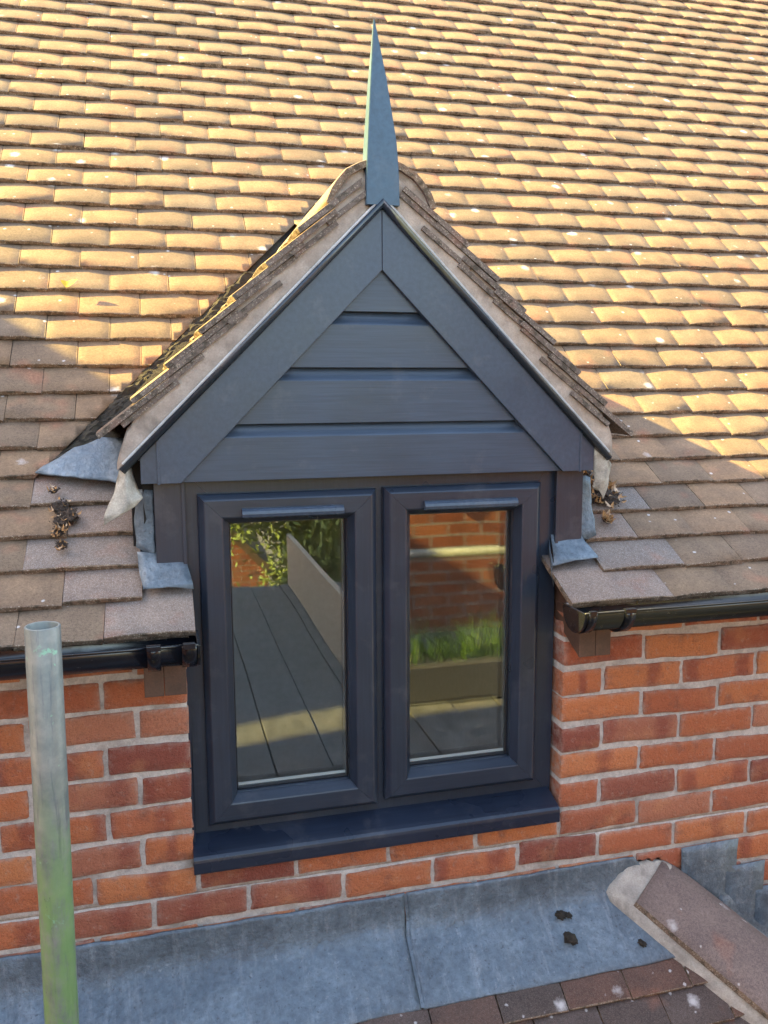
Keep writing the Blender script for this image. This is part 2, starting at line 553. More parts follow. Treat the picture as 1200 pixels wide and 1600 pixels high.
# ---------------------------------------------------------------- main roof
roof = thing('main_roof', (0, -.12, .64), 'large main roof of brown plain tiles rising behind the dormer', 'roof')
rows = []
XL0, XR0 = -3.8, 7.0
LCL = {0: -.889, 1: -.993, 2: -.996, 3: -1.003, 4: -1.0}
RCL = {0: -.043, 1: .083, 2: .080, 3: .088, 4: .10}
NC = 58
singles, field = [], []
x0L, x1R = .26358 - 20*TW, .05824
for m in range(NC):
    half = TW/2 if m % 2 else 0
    b = min(1., max(0., (m - 12)/9))
    xr = x1R + (x0L + 21*TW - TW - x1R + 0.0)*0  # right phase
    left_ph = (.26358 + half) % TW
    rsh = ((.26358 % TW) - (.05824 % TW))
    right_ph = (.05824 + rsh*b + half) % TW
    edgesL = [left_ph + k*TW for k in range(int(XL0/TW), int(.0/TW) + 1) if left_ph + k*TW < -.40]
    edgesR = [right_ph + k*TW for k in range(int(-.6/TW), int(XR0/TW)) if right_ph + k*TW > edgesL[-1] + TW*.62]
    E = edgesL + edgesR
    zt = ZM[m]
    spans = [(E[i], E[i + 1]) for i in range(len(E) - 1)]
    if m <= 4:
        l, r_ = LCL[m], RCL[m]
        A = [s for s in spans if s[0] < l]
        B = [s for s in spans if s[1] > r_]
        def fix(sp, lim, left):
            sp = list(sp)
            if left:
                a, _ = sp.pop()
                if lim - a < .11 and sp:
                    a, _ = sp.pop()
                return sp, (a, lim)
            _, c = sp.pop(0)
            if c - lim < .11 and sp:
                _, c = sp.pop(0)
            return sp, (lim, c)
        A, ea = fix(A, l, True)
        B, eb = fix(B, r_, False)
        for s in A + B: rows.append((m, s, None, False))
        rows.append((m, ea, None, True))
        rows.append((m, eb, None, True))
    else:
        for s in spans:
            xc = (s[0] + s[1])/2
            lo, hi = zt, zt + .14
            # valley cut lines: left z - x = 2.17, right z + x = 1.20
            if xc < CX:
                if hi - s[0] < 2.17: continue
                c = 'L' if lo - s[1] < 2.17 else None
            else:
                if hi + s[1] < 1.20: continue
                c = 'R' if lo + s[0] < 1.20 else None
            rows.append((m, s, c, False))
cand = []
tile_list = []
for k, (m, s, c, new) in enumerate(rows):
    rg = random.Random(k*13 + 5)
    x = (s[0] + s[1])/2
    M = course_matrix(m, x) @ jitter(rg)
    P = Vector((x, YM[m] + .03, ZM[m] + .02))
    vis = in_view(P) and not behind_dormer(P)
    d = (P - CAMLOC).length
    tile_list.append([m, s, c, new, M, vis, d, rg])
order = sorted([i for i, t in enumerate(tile_list) if t[5]], key=lambda i: tile_list[i][6])
chosen = set(order[:298])
fv, ff, fm, off = [], [], [], 0
for i, (m, s, c, new, M, vis, d, rg) in enumerate(tile_list):
    wdt = s[1] - s[0] - .0006
    special = new or c or abs(wdt - (TW - .0006)) > .002
    if i in chosen and not special:
        o = bpy.data.objects.new('tile', TM[rg.randrange(NVAR)])
        COL.objects.link(o)
        o.matrix_world = M
        o.parent = roof
        o.matrix_parent_inverse = Matrix.Translation(-Vector(roof.location))
        o.matrix_basis = M
        continue
    if special:
        bm = tile_bm(rg.randrange(999), M, wdt)
        if c == 'L':
            cut(bm, (0, 0, 2.17), Vector((1, 0, -1)).normalized())
        elif c == 'R':
            cut(bm, (0, 0, 1.20), Vector((-1, 0, -1)).normalized())
        if not bm.faces:
            bm.free(); continue
        if i in chosen:
            me = bpy.data.meshes.new('tile')
            bm.to_mesh(me); bm.free()
            me.materials.append(M_TILEN if new else M_TILE); me.materials.append(M_EDGE)
            link('tile', me, roof)
        else:
            bm.verts.index_update()
            fv += [v.co[:] for v in bm.verts]
            for p in bm.faces:
                ff.append([off + v.index for v in p.verts]); fm.append(p.material_index)
            off += len(bm.verts)
            bm.free()
        continue
    v, f, mi = TV[rg.randrange(NVAR)]
    A = np.array(M)
    fv += (v @ A[:3, :3].T + A[:3, 3]).tolist()
    ff += [[off + q for q in p] for p in f]
    fm += mi
    off += len(v)
me = pym('tile_field', fv, ff, [M_TILE, M_EDGE], False, fm)
me.polygons.foreach_set('use_smooth', [k == 0 for k in fm])
tag(link('tile_field', me, roof), kind='stuff')
# short under-eaves course peeping out below the first course
for side, (xa, xb) in enumerate(((-2.6, -.893), (-.035, 3.0))):
    k = 0
    x = xa
    while x < xb - .02:
        x2 = min(x + TW*1.02, xb)
        rg = random.Random(int(x*1000) + side)
        bm = tile_bm(rg.randrange(999), course_matrix(0, 0) @ Matrix.Translation(((x + x2)/2, .007 + rg.uniform(0, .003), -.0135)), x2 - x - .003)
        me = bpy.data.meshes.new('eaves_tile')
        bm.to_mesh(me); bm.free()
        me.materials.append(M_TILE); me.materials.append(M_EDGE)
        link('eaves_tile', me, roof)
        x = x2
# dark boarding under the tiles, open where the dormer stands
bm = bmesh.new()
dv = {}
def dvert(i, j):
    if (i, j) not in dv:
        x = -3.6 + i*.05
        y = -.10 + j*.05
        dv[(i, j)] = bm.verts.new((x, y, roof_z(y) - .045))
    return dv[(i, j)]
for i in range(210):
    for j in range(82):
        x, y = -3.575 + i*.05, -.075 + j*.05
        z = roof_z(y)
        if z < 1.60 - abs(x - CX) and abs(x - CX) < .6:
            continue
        if z < 1.05 and abs(x - CX) < .55:
            continue
        bm.faces.new((dvert(i, j), dvert(i + 1, j), dvert(i + 1, j + 1), dvert(i, j + 1)))
link('underlay', bm_mesh(bm, 'underlay', [M_DARK]), roof)

# ---------------------------------------------------------------- brick wall
CRS = .075
def brick_mesh(l, h, d, seed):
    rg = random.Random(seed)
    n0 = max(4, int(l/.022))
    xs = [-l/2, -l/2 + .0032] + [l*(k/n0 - .5) for k in range(1, n0)] + [l/2 - .0032, l/2]
    zs = [-h/2, -h/2 + .0032, -h/6, h/6, h/2 - .0032, h/2]
    nx, nzn = len(xs) - 1, len(zs) - 1
    v, f = [], []
    def edge_n(a, b):
        return .0030*nz(a*30 + seed*7.7, b*38, seed*3.1) + .0016*nz(a*110, b*70, seed)
    for j, z in enumerate(zs):
        for i, x in enumerate(xs):
            ei, ej = i in (0, nx), j in (0, nzn)
            ni, nj = i in (1, nx - 1), j in (1, nzn - 1)
            y = 0.0
            x0_, z0_ = x, z
            if ei or ej: y += .0022
            if ei and ej:
                y += .0025
                x -= math.copysign(.0016, x); z -= math.copysign(.0012, z)
            if ei or ni: x += edge_n(z0_*2, 1)*1.2
            if ej or nj: z += edge_n(x0_, 2)
            y += .0018*nz(x*22 + seed, z*22, 4.) + .0008*nz(x*90, z*90, seed)
            v.append((x, y, z))
    idx = lambda i, j: j*(nx + 1) + i
    for j in range(nzn):
        for i in range(nx):
            f.append((idx(i, j), idx(i + 1, j), idx(i + 1, j + 1), idx(i, j + 1)))
    ring = [idx(i, 0) for i in range(nx)] + [idx(nx, j) for j in range(nzn)] + [idx(i, nzn) for i in range(nx, 0, -1)] + [idx(0, j) for j in range(nzn, 0, -1)]
    b0 = len(v)
    for k in ring:
        x, y, z = v[k]
        v.append((x + math.copysign(.0008, x) if abs(x) > l*.45 else x, y + .006, z + (math.copysign(.0006, z) if abs(z) > h*.45 else 0)))
    c0 = len(v)
    for k in ring:
        x, y, z = v[k]
        v.append((x, d, z))
    n = len(ring)
    for k in range(n):
        q = (k + 1) % n
        f.append((ring[k], b0 + k, b0 + q, ring[q]))
        f.append((b0 + k, c0 + k, c0 + q, b0 + q))
    f.append(tuple(c0 + k for k in range(n)))
    me = pym('brick', v, [tuple(reversed(q)) for q in f], [M_BRICK], True)
    for k_, p_ in enumerate(me.polygons):
        i_, j_ = k_ % nx, k_ // nx
        p_.use_smooth = k_ < nx*nzn and 0 < i_ < nx - 1 and 0 < j_ < nzn - 1
    return me
BL, BH = .2138, .0632
BM_FULL = [brick_mesh(BL, BH, .095, i) for i in range(7)]
wall = thing('brick_wall', (0, .06, -.9), 'orange red brick wall around and below the dark grey window', 'wall')
def put_brick(x0, x1, row, k):
    """x0..x1: joint centre to joint centre"""
    l = x1 - x0 - .0112
    zc_ = (7 - row + .5)*CRS
    rg = random.Random(row*97 + int(x0*1000))
    me = BM_FULL[rg.randrange(7)] if abs(l - BL) < .004 else brick_mesh(l, BH, .095, rg.randrange(500))
    o = bpy.data.objects.new('brick', me)
    COL.objects.link(o)
    o.location = ((x0 + x1)/2 + rg.uniform(-.001, .001), rg.uniform(-.0012, .0018), zc_ + rg.uniform(-.0012, .0012))
    o.rotation_euler = (rg.uniform(-.006, .006), rg.uniform(-.006, .006) + (math.pi if rg.random() < .5 else 0), rg.uniform(-.006, .006))
    attach(o, wall)
for row in range(0, 13):
    off = 0 if row % 2 else .1125
    if row <= 6:
        # right of the opening
        xs = [OPR - .004]
        x = off if off else .225
        while x < 1.75:
            xs.append(x); x += .225
        for a, b in zip(xs[:-1], xs[1:]): put_brick(a, b, row, 0)
        x = -1.088 if row % 2 else -1.018
        xs = [OPL + .006, x]
        while x > -2.3:
            x -= .226; xs.append(x)
        for a, b in zip(xs[:-1], xs[1:]): put_brick(b, a, row, 0)
    else:
        xs = [off + k*.225 + (.012*(k < -4 and row == 8)) for k in range(-11, 8)]
        for a, b in zip(xs[:-1], xs[1:]):
            if row > 9 and b < .0: continue
            put_brick(a, b, row, 0)
def mortar_panel(x0, x1, z0, z1):
    bm = bmesh.new()
    st = .012
    nx_, nz_ = int((x1 - x0)/st), int((z1 - z0)/st)
    g = []
    for j in range(nz_ + 1):
        for i in range(nx_ + 1):
            x, z = x0 + (x1 - x0)*i/nx_, z0 + (z1 - z0)*j/nz_
            y = .0056 + .0022*nz(x, z, 0, 14) + .0017*nz(x, z, 3, 48)
            g.append(bm.verts.new((x, y, z)))
    for j in range(nz_):
        for i in range(nx_):
            a = j*(nx_ + 1) + i
            bm.faces.new((g[a], g[a + 1], g[a + nx_ + 2], g[a + nx_ + 1]))
    be = [e for e in bm.edges if e.is_boundary]
    r = bmesh.ops.extrude_edge_only(bm, edges=be)
    for v in r['geom']:
        if isinstance(v, bmesh.types.BMVert):
            v.co.y = .10
    return link('mortar', bm_mesh(bm, 'mortar', [M_MORTAR], True), wall)
mortar_panel(-2.3, OPL - .001, -.001, .60)
mortar_panel(OPR + .0035, 1.75, -.001, .60)
mortar_panel(-2.3, 1.75, -.45, -.0015)
mortar_panel(OPL - .0005, OPR + .003, -.001, .072)
box('wall_core', -2.6, 2.0, .101, .24, -2.9, .058, M_FARB, wall, 0)
box('wall_core', -2.6, OPL - .003, .101, .24, .0585, .62, M_FARB, wall, 0)
box('wall_core', OPR + .006, 2.0, .101, .24, .0585, .62, M_FARB, wall, 0)
# mortar smears and sealant beads along the window jambs
prism('sealant', [(OPL - .002, .07), (OPL + .006, .07), (OPL + .005, .3), (OPL + .008, .5), (OPL + .004, .62), (OPL - .003, .62)], 'y', .020, .046, M_SILL, wall)

# ---------------------------------------------------------------- casement window
win = thing('casement_window', (CX, .05, .06), 'dark grey two casement window set into the brick wall under the gable', 'window')
FX0, FX1, FZ0, FZ1 = -.904, -.005, .104, .97
FY = .045
def ring_members(bm, X0, X1, Z0, Z1, prof, gap=.0003):
    """mitred frame; prof: list of (inset, y)"""
    sides = [((X0, Z0), (X1, Z0)), ((X1, Z0), (X1, Z1)), ((X1, Z1), (X0, Z1)), ((X0, Z1), (X0, Z0))]
    inn = [(0, 1), (-1, 0), (0, -1), (1, 0)]
    for k, (a, b) in enumerate(sides):
        dx, dz = inn[k]
        tx, tz = (b[0] - a[0]), (b[1] - a[1])
        L = math.hypot(tx, tz); tx /= L; tz /= L
        va, vb = [], []
        for ins, y in prof:
            va.append(bm.verts.new((a[0] + dx*ins + tx*(ins + gap), y, a[1] + dz*ins + tz*(ins + gap))))
            vb.append(bm.verts.new((b[0] + dx*ins - tx*(ins + gap), y, b[1] + dz*ins - tz*(ins + gap))))
        for i in range(len(prof) - 1):
            fc = bm.faces.new((va[i], va[i + 1], vb[i + 1], vb[i]))
            fc.material_index = 0 if k in (0, 2) else 1
        bm.faces.new(va[::-1]).material_index = 1
        bm.faces.new(vb).material_index = 1
bm = bmesh.new()
ring_members(bm, FX0, FX1, FZ0, FZ1, [(0, .10), (0, FY + .003), (.002, FY), (.060, FY), (.062, FY + .004), (.062, .10)])
bx(bm, CX - .045, CX + .045, FY + .0012, .0995, FZ0 + .0605, FZ1 - .0605)
for f_ in bm.faces:
    if abs(f_.calc_center_median().x - CX) < .046: f_.material_index = 1
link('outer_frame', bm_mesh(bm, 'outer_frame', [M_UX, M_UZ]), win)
SASH = [(-.8712, -.4688, .1435, .9135), (-.4518, -.0562, .1510, .9155)]
SP = [(0, .046), (0, .033), (.002, .0285), (.0115, .0190), (.0145, .0175), (.050, .0175), (.0532, .0188), (.0660, .0385), (.0672, .042), (.0672, .085)]
for k, (a, b, c, d) in enumerate(SASH):
    bm = bmesh.new()
    ring_members(bm, a, b, c, d, SP)
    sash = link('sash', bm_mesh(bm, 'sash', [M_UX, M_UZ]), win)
    i = .066
    bm = bmesh.new()
    ring_members(bm, a + i, b - i, c + i, d - i, [(0, .0560), (.0040, .0550), (.0050, .060), (.0050, .064)], 0)
    link('gasket', bm_mesh(bm, 'gasket', [M_GASKET]), sash)
    bm = bmesh.new()
    bx(bm, a + i, b - i, .0610, .0650, c + i, d - i)
    link('glass_pane', bm_mesh(bm, 'glass_pane', [M_GLASS]), sash)
    bm = bmesh.new()
    bx(bm, a + i, b - i, .0810, .0850, c + i, d - i)
    link('glass_pane', bm_mesh(bm, 'glass_pane', [M_GLASS]), sash)
    bm = bmesh.new()
    ring_members(bm, a + i + .0005, b - i - .0005, c + i + .0005, d - i - .0005, [(0, .0662), (.0062, .0662), (.0062, .0805)], 0)
    link('spacer_bar', bm_mesh(bm, 'spacer_bar', [M_GREYBAR]), sash)
    box('lit_spacer_edge', a + i + .006, b - i - .006, .0663, .0700, c + i + .0064, c + i + .0125, M_SPACERLIT, sash, 0)  # pale strip painting the light caught along the bottom spacer
    # trickle vent: rounded hood with end caps
    va, vb, vz = ((-.777, -.5495, .8705), (-.3587, -.1270, .8712))[k]
    pf = [(.0178, -.0115), (.006, -.0108), (.0015, -.0075), (.0005, -.001), (.0022, .0055), (.0075, .0100), (.0178, .0112)]
    prism('trickle_vent', [(y, vz + z) for y, z in pf], 'x', va, vb, M_VENT, sash, .0008)
# sill
sp = [(.05, .1235), (-.014, .1035), (-.0225, .1000), (-.0275, .0945), (-.029, .088), (-.029, .0635), (-.0265, .0600), (-.022, .0600), (-.022, .080), (.05, .085)]
prism('sill', sp, 'x', -.9098, -.0130, M_SILL, win, .0009)
# cover boards beside the head
for a, b, c in ((-.962, -.9000, .7500), (-.0135, .0560, .7560)):
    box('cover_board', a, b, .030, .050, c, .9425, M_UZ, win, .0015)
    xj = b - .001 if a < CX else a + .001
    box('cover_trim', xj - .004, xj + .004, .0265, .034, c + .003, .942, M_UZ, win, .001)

# room behind the glass
bm = bmesh.new()
bx(bm, -.96, .05, .103, 1.5, -.9, .93)
for f_ in list(bm.faces):
    if f_.normal.y < -.9:
        bm.faces.remove(f_)
me = bpy.data.meshes.new('room'); bm.to_mesh(me); bm.free(); me.materials.append(M_PLASTER)
tag(link('room_interior', me), kind='structure')

# ---------------------------------------------------------------- dormer
dorm = thing('dormer', (CX, .3, .75), 'dark grey clad dormer gable with tiled roof and pointed finial', 'dormer')
def outer(x): return 1.5442 - abs(x - CX)                    # upper edge of the bargeboards
def inner(x): return 1.3966 - 1.02*abs(x - CX)
FB = .9425
for sgn in (-1, 1):
    X = lambda d: CX + sgn*d
    bo = lambda d: outer(X(d)) - .015
    dO = .4887
    poly = [(X(.0006), bo(0)), (X(dO), bo(dO)), (X(dO), FB), (X((1.3966 - FB)/1.02), FB), (X(.0006), 1.3966)]
    prism('bargeboard', poly, 'y', 0.0, .019, M_UD, dorm, .0012)
    dE = .5275
    poly = [(X(dO + .0008), bo(dO)), (X(dE), bo(dE)), (X(dE), FB + .0005), (X(dO + .0008), FB + .0005)]
    prism('box_end', poly, 'y', .0035, .12, M_UD, dorm, .0012)
    prism('joint_trim', [(X(dO - .001), bo(dO) - .003), (X(dO + .0045), bo(dO) - .008), (X(dO + .0045), FB - .0015), (X(dO - .001), FB - .0015)], 'y', -.0018, .004, M_UD, dorm, .0006)
    # bead along the top edge, built square to the slope
    e0, e1 = Vector((X(.0), 0, outer(X(0)) - .004)), Vector((X(.566), 0, outer(X(.566)) - .004))
    dr = (e1 - e0).normalized()
    nr = Vector((sgn*.7071, 0, .7071))
    bm = bmesh.new()
    pf = [(-.006, -.011), (-.011, -.0085), (-.0135, -.004), (-.0135, .0005), (-.0105, .0035), (-.006, .0045), (.06, .0045), (.06, -.011)]
    ra = [bm.verts.new(e0 + Vector((0, y, 0)) + nr*n_ + dr*(-n_ if True else 0)) for y, n_ in pf]
    rb = [bm.verts.new(e1 + Vector((0, y, 0)) + nr*n_) for y, n_ in pf]
    nn = len(pf)
    for i in range(nn):
        bm.faces.new((ra[i], ra[(i + 1) % nn], rb[(i + 1) % nn], rb[i]))
    bm.faces.new(ra[::-1]); bm.faces.new(rb)
    o = link('verge_trim', bm_mesh(bm, 'verge_trim', [M_TRIM]), dorm)
    for p in o.data.polygons: p.use_smooth = len(p.vertices) == 4 and abs(p.normal.y) > -1
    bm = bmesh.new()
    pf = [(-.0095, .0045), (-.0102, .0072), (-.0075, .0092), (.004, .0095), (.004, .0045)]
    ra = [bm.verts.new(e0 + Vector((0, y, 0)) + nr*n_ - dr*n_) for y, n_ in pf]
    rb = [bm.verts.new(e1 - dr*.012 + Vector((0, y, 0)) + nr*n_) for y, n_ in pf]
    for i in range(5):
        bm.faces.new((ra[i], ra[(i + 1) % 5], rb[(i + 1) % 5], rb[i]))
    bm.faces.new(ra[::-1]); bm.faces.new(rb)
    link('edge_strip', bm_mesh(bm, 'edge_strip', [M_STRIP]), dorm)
    # bedding mortar between bead and tiles
    bm = bmesh.new()
    N1, N2 = 70, 9
    g = []
    for i in range(N1 + 1):
        d = .02 + ((.574 if sgn < 0 else .582) - .02)*i/N1
        top = .098 - .010*abs(nz(d*30, sgn, 0)) - .006*nz(d*9, sgn, 5)
        if d > .51: top *= max(.12, 1 - ((d - .51)/.065)**2*(.8 if sgn < 0 else .25) - .25*abs(nz(d*60, 2, sgn)))
        for j in range(N2 + 1):
            q = .002 + (top - .002)*j/N2
            y = .004 + .0045*nz(d*18, q*18, sgn*3) + .002*nz(d*70, q*70, sgn) + .006*max(0, q/top - .7)
            if j == N2: y += .006
            if i in (0, N1): y += .01
            g.append(bm.verts.new((X(d), y, outer(X(d)) + q)))
    for i in range(N1):
        for j in range(N2):
            a = i*(N2 + 1) + j
            bm.faces.new((g[a], g[a + 1], g[a + N2 + 2], g[a + N2 + 1]))
    r = bmesh.ops.extrude_edge_only(bm, edges=[e for e in bm.edges if e.is_boundary])
    for v in r['geom']:
        if isinstance(v, bmesh.types.BMVert): v.co.y = .11
    link('verge_mortar', bm_mesh(bm, 'verge_mortar', [M_VERGE], True), dorm)
    # tiles of this slope
    tl = math.radians(45) - math.asin(.0125/GAUGE)
    for kx in range(9):
        dt = .612 - kx*GAUGE*.7071 if sgn < 0 else .628 - kx*GAUGE*.7071
        if dt < .16: break
        zt = 1.661 - dt
        yv = -.006
        c0 = 0
        while True:
            wd = TW if (c0 or kx % 2 == 0) else TW*1.5
            y0_, y1_ = yv, yv + wd
            yv = y1_
            first = c0 == 0
            c0 += 1
            zr_ = roof_z((y0_ + y1_)/2)
            if not first and zr_ > zt + .22: break
            rg = random.Random(kx*31 + c0*7 + (sgn > 0)*501)
            o3 = (X(dt), (y0_ + y1_)/2 + (rg.uniform(-.006, .003) if first else 0), zt)
            Mx = frame(o3, (0, sgn, 0), (-sgn*math.cos(tl), 0, math.sin(tl))) @ jitter(rg, .012, .002)
            bm = tile_bm(rg.randrange(999), Mx, wd - .003)
            cut(bm, (X(.045), 0, 0), Vector((-sgn, 0, 0)))
            me = bpy.data.meshes.new('roof_tile'); bm.to_mesh(me); bm.free()
            me.materials.append(M_TILE); me.materials.append(M_VEDGE)
            link('roof_tile', me, dorm)
            if c0 > 8: break
        # tile heads showing through the bedding below the top layer
        if kx < 8:
            rg = random.Random(kx*17 + (sgn > 0)*91)
            o3 = (X(dt - .055 + rg.uniform(-.01, .01)), .06 + rg.uniform(-.004, .004), zt + .055 - .032 + rg.uniform(-.004, .003))
            Mx = frame(o3, (0, sgn, 0), (-sgn*math.cos(tl), 0, math.sin(tl)))
            v, f, mi = tile_arrays(rg.randrange(99), .128, rg.uniform(.11, .15), .002, .011)
            me = pym('undercloak_tile', [Mx @ Vector(p) for p in v], f, [M_VEDGE, M_VEDGE], False, mi)
            link('undercloak_tile', me, dorm)
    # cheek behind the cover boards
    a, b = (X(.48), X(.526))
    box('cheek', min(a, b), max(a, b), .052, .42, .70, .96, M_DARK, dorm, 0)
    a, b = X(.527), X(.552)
    box('dark_gap_fill', min(a, b), max(a, b), .10, .40, .70, .985, M_DARK, dorm, 0)  # dark filler added beside the cheek, closing a light leak and keeping the gap dark
    a, b = X(.30), X(.5273)
    prism('soffit', [(min(a, b), FB + .001), (max(a, b), FB + .001), (max(a, b), FB + .012), (min(a, b), FB + .012)], 'y', .0195, .12, M_UX, dorm)
box('soffit', CX - .2995, CX + .2995, .0195, .12, FB + .001, FB + .012, M_UX, dorm, 0)
prism('light_leak_panel', [(CX - .545, .955), (CX + .545, .955), (CX, 1.50)], 'y', .122, .128, M_DARK, dorm)  # dark panel added inside the gable to stop light leaking through
# cladding boards with a scooped upper edge
BZ = [FB, 1.0649, 1.1862, 1.3079, 1.42]
for k in range(4):
    z0, z1 = BZ[k] + .0006, BZ[k + 1]
    zs = z1 - .027
    prof = [(.0125, z0), (.0120, z0 + .001), (.0120, zs - .0015), (.0126, zs)]
    if k < 3:
        prof += [(.0165, zs + .004), (.0205, zs + .0095), (.0232, zs + .016), (.0240, z1 + .006)]
    else:
        prof = prof[:2] + [(.0120, z1)]
    bm = bmesh.new()
    L_, R_ = [], []
    for y, z in prof:
        d = max((1.3966 - z)/1.02 + .006, .0015)
        L_.append(bm.verts.new((CX - d, y, z))); R_.append(bm.verts.new((CX + d, y, z)))
    for i in range(len(prof) - 1):
        bm.faces.new((L_[i], R_[i], R_[i + 1], L_[i + 1]))
    bk = [bm.verts.new((v.co.x, .032, v.co.z)) for v in (L_[0], R_[0], R_[-1], L_[-1])]
    bm.faces.new((L_[0], bk[0], bk[1], R_[0]))
    bm.faces.new((bk[0], bk[3], bk[2], bk[1]))
    bm.faces.new((L_[-1], R_[-1], bk[2], bk[3]))
    o = link('cladding_board', bm_mesh(bm, 'cladding_board', [M_CLAD]), dorm)
    for p in o.data.polygons:
        c_ = p.center
        p.use_smooth = c_.z > zs and c_.y < .03
# ridge tiles
def ridge(y0, y1, r=.128, zc_=1.502, t=.016, cut0=True, a0=14):
    bm = bmesh.new()
    n = 20
    rings = []
    for y in (y0, y0 + .006, y1):
        for rr in (r - (.002 if y == y0 else 0), r - t):
            ring = []
            for i in range(n + 1):
                a = R(a0) + (math.pi - 2*R(a0))*i/n
                jit = .0022*nz(i*.9, y*9, rr*40) if y < y1 else 0
                ring.append(bm.verts.new((CX + (rr + jit)*math.cos(a), y + (.004*nz(i*.7, 3, y) if y == y0 else 0), zc_ + (rr + jit)*math.sin(a))))
            rings.append(ring)
    o0, i0, o1, i1, o2, i2 = rings
    for i in range(n):
        bm.faces.new((o0[i], o0[i + 1], i0[i + 1], i0[i])).material_index = 1
        for a, b in ((o0, o1), (o1, o2), (i0, i1), (i1, i2)):
            bm.faces.new((a[i], a[i + 1], b[i + 1], b[i]))
        bm.faces.new((o2[i], o2[i + 1], i2[i + 1], i2[i])).material_index = 1
    for k in (0, n):
        bm.faces.new((o0[k], i0[k], i1[k], o1[k])); bm.faces.new((o1[k], i1[k], i2[k], o2[k]))
    me = bm_mesh(bm, 'ridge_tile', [M_HIP, M_EDGE])
    for p in me.polygons: p.use_smooth = p.material_index == 0
    link('ridge_tile', me, dorm)
ridge(-.004, .30)
ridge(.306, .60)
ridge(.606, .88)
# mortar filling the ridge end, left and right of the finial
for sgn in (-1, 1):
    bm = bmesh.new()
    pts = []
    n = 14
    rr = .1125
    poly = [(CX + sgn*.039, outer(CX + sgn*.039) + .004)]
    poly.append((CX + sgn*.039, 1.502 + math.sqrt(rr*rr - .039**2)))
    for i in range(1, n):
        a = math.acos(.039/rr)*(1 - i/n) + R(12)*(i/n)
        poly.append((CX + sgn*rr*math.cos(a), 1.502 + rr*math.sin(a)))
    poly.append((CX + sgn*.125, outer(CX + sgn*.125) + .085))
    poly.append((CX + sgn*.125, outer(CX + sgn*.125) + .004))
    prism('ridge_mortar', poly, 'y', .0065, .09, M_VERGE, dorm)
# finial: tall tapered spike
bm = bmesh.new()
secs = [(-.4590, .0370, -.0105, .036, 1.5315), (-.4592, .0355, -.010, .035, 1.60), (-.4597, .0320, -.009, .034, 1.66), (-.4655, .0175, -.003, .024, 1.79), (-.4730, .0012, .004, .009, 1.908)]
prev = None
for cx_, hw, ya, yb, z in secs:
    ring = [bm.verts.new((cx_ - hw, ya, z)), bm.verts.new((cx_ + hw, ya, z)), bm.verts.new((cx_ + hw, yb, z)), bm.verts.new((cx_ - hw, yb, z))]
    if prev:
        for i in range(4):
            bm.faces.new((prev[i], prev[(i + 1) % 4], ring[(i + 1) % 4], ring[i]))
    else:
        bm.faces.new(ring[::-1])
    prev = ring
bm.faces.new(prev)
bmesh.ops.recalc_face_normals(bm, faces=bm.faces)
bmesh.ops.bevel(bm, geom=[e for e in bm.edges if abs(e.verts[0].co.z - e.verts[1].co.z) > .02], offset=.0012, segments=2, affect='EDGES')
link('finial', bm_mesh(bm, 'finial', [M_FIN]), dorm)
# valley troughs
for sgn in (-1, 1):
    pts = []
    for (d, y) in ((.70, .24), (.74, .30), (.10, .99), (.0, 1.0), (.0, .90), (.50, .32)):
        pts.append((CX + sgn*d, y, roof_z(y) - .030))
    me = pym('valley_lining', pts, [tuple(range(6)) if sgn < 0 else tuple(range(5, -1, -1))], [M_MOSS])
    link('valley_lining', me, dorm)

# moss and crumbled mortar packed along the left valley
bm = bmesh.new()
g = []
NA, NB = 90, 9
for a in range(NA + 1):
    t_ = a/NA
    y = .300 + .56*t_
    for b in range(NB + 1):
        u = b/NB
        x = roof_z(y) - 2.20 + .075*u + .008*nz(t_*40, u*3, 2)
        hump = math.sin(math.pi*u)
        z = roof_z(y) - .022 + hump*(.012 + .018*max(0, nz(t_*24, u*2.5, 7)) + .008*nz(t_*75, u*7, 1)) + .010*u
        g.append(bm.verts.new((x, y + .006*nz(t_*60, u*6, 4), z)))
for a in range(NA):
    for b in range(NB):
        k = a*(NB + 1) + b
        bm.faces.new((g[k], g[k + 1], g[k + NB + 2], g[k + NB + 1]))
link('valley_moss', bm_mesh(bm, 'valley_moss', [M_MOSS], False), dorm)

# ---------------------------------------------------------------- lead dressings beside the dormer
def sheet(name, rows_, mat, parent=None, thick=.0025, wob=.0, label=None, cat=None, seed=0, sub=2):
    """rows_: grid of points; gives a thin sheet with thickness"""
    nr, ncl = len(rows_), len(rows_[0])
    v = []
    for a in range((nr - 1)*sub + 1):
        fa = a/sub; i = min(int(fa), nr - 2); ta = fa - i
        for b in range((ncl - 1)*sub + 1):
            fb = b/sub; j = min(int(fb), ncl - 2); tb = fb - j
            P = (Vector(rows_[i][j])*(1 - ta)*(1 - tb) + Vector(rows_[i + 1][j])*ta*(1 - tb) + Vector(rows_[i][j + 1])*(1 - ta)*tb + Vector(rows_[i + 1][j + 1])*ta*tb)
            P += Vector((nz(P.x*30, P.z*30, seed), nz(P.x*30, P.z*30, seed + 9), nz(P.x*30, P.z*30, seed + 4)))*wob
            v.append(P)
    W = (ncl - 1)*sub + 1
    H = (nr - 1)*sub + 1
    f = [(a*W + b, a*W + b + 1, (a + 1)*W + b + 1, (a + 1)*W + b) for a in range(H - 1) for b in range(W - 1)]
    me = pym(name, v, f, [mat], True)
    o = link(name, me, parent)
    md = o.modifiers.new('thick', 'SOLIDIFY')
    md.thickness = thick
    md.offset = 0
    if label: tag(o, label, cat)
    return o
def rp(x, y, h=.02):
    return (x, y, roof_z(y) + h)
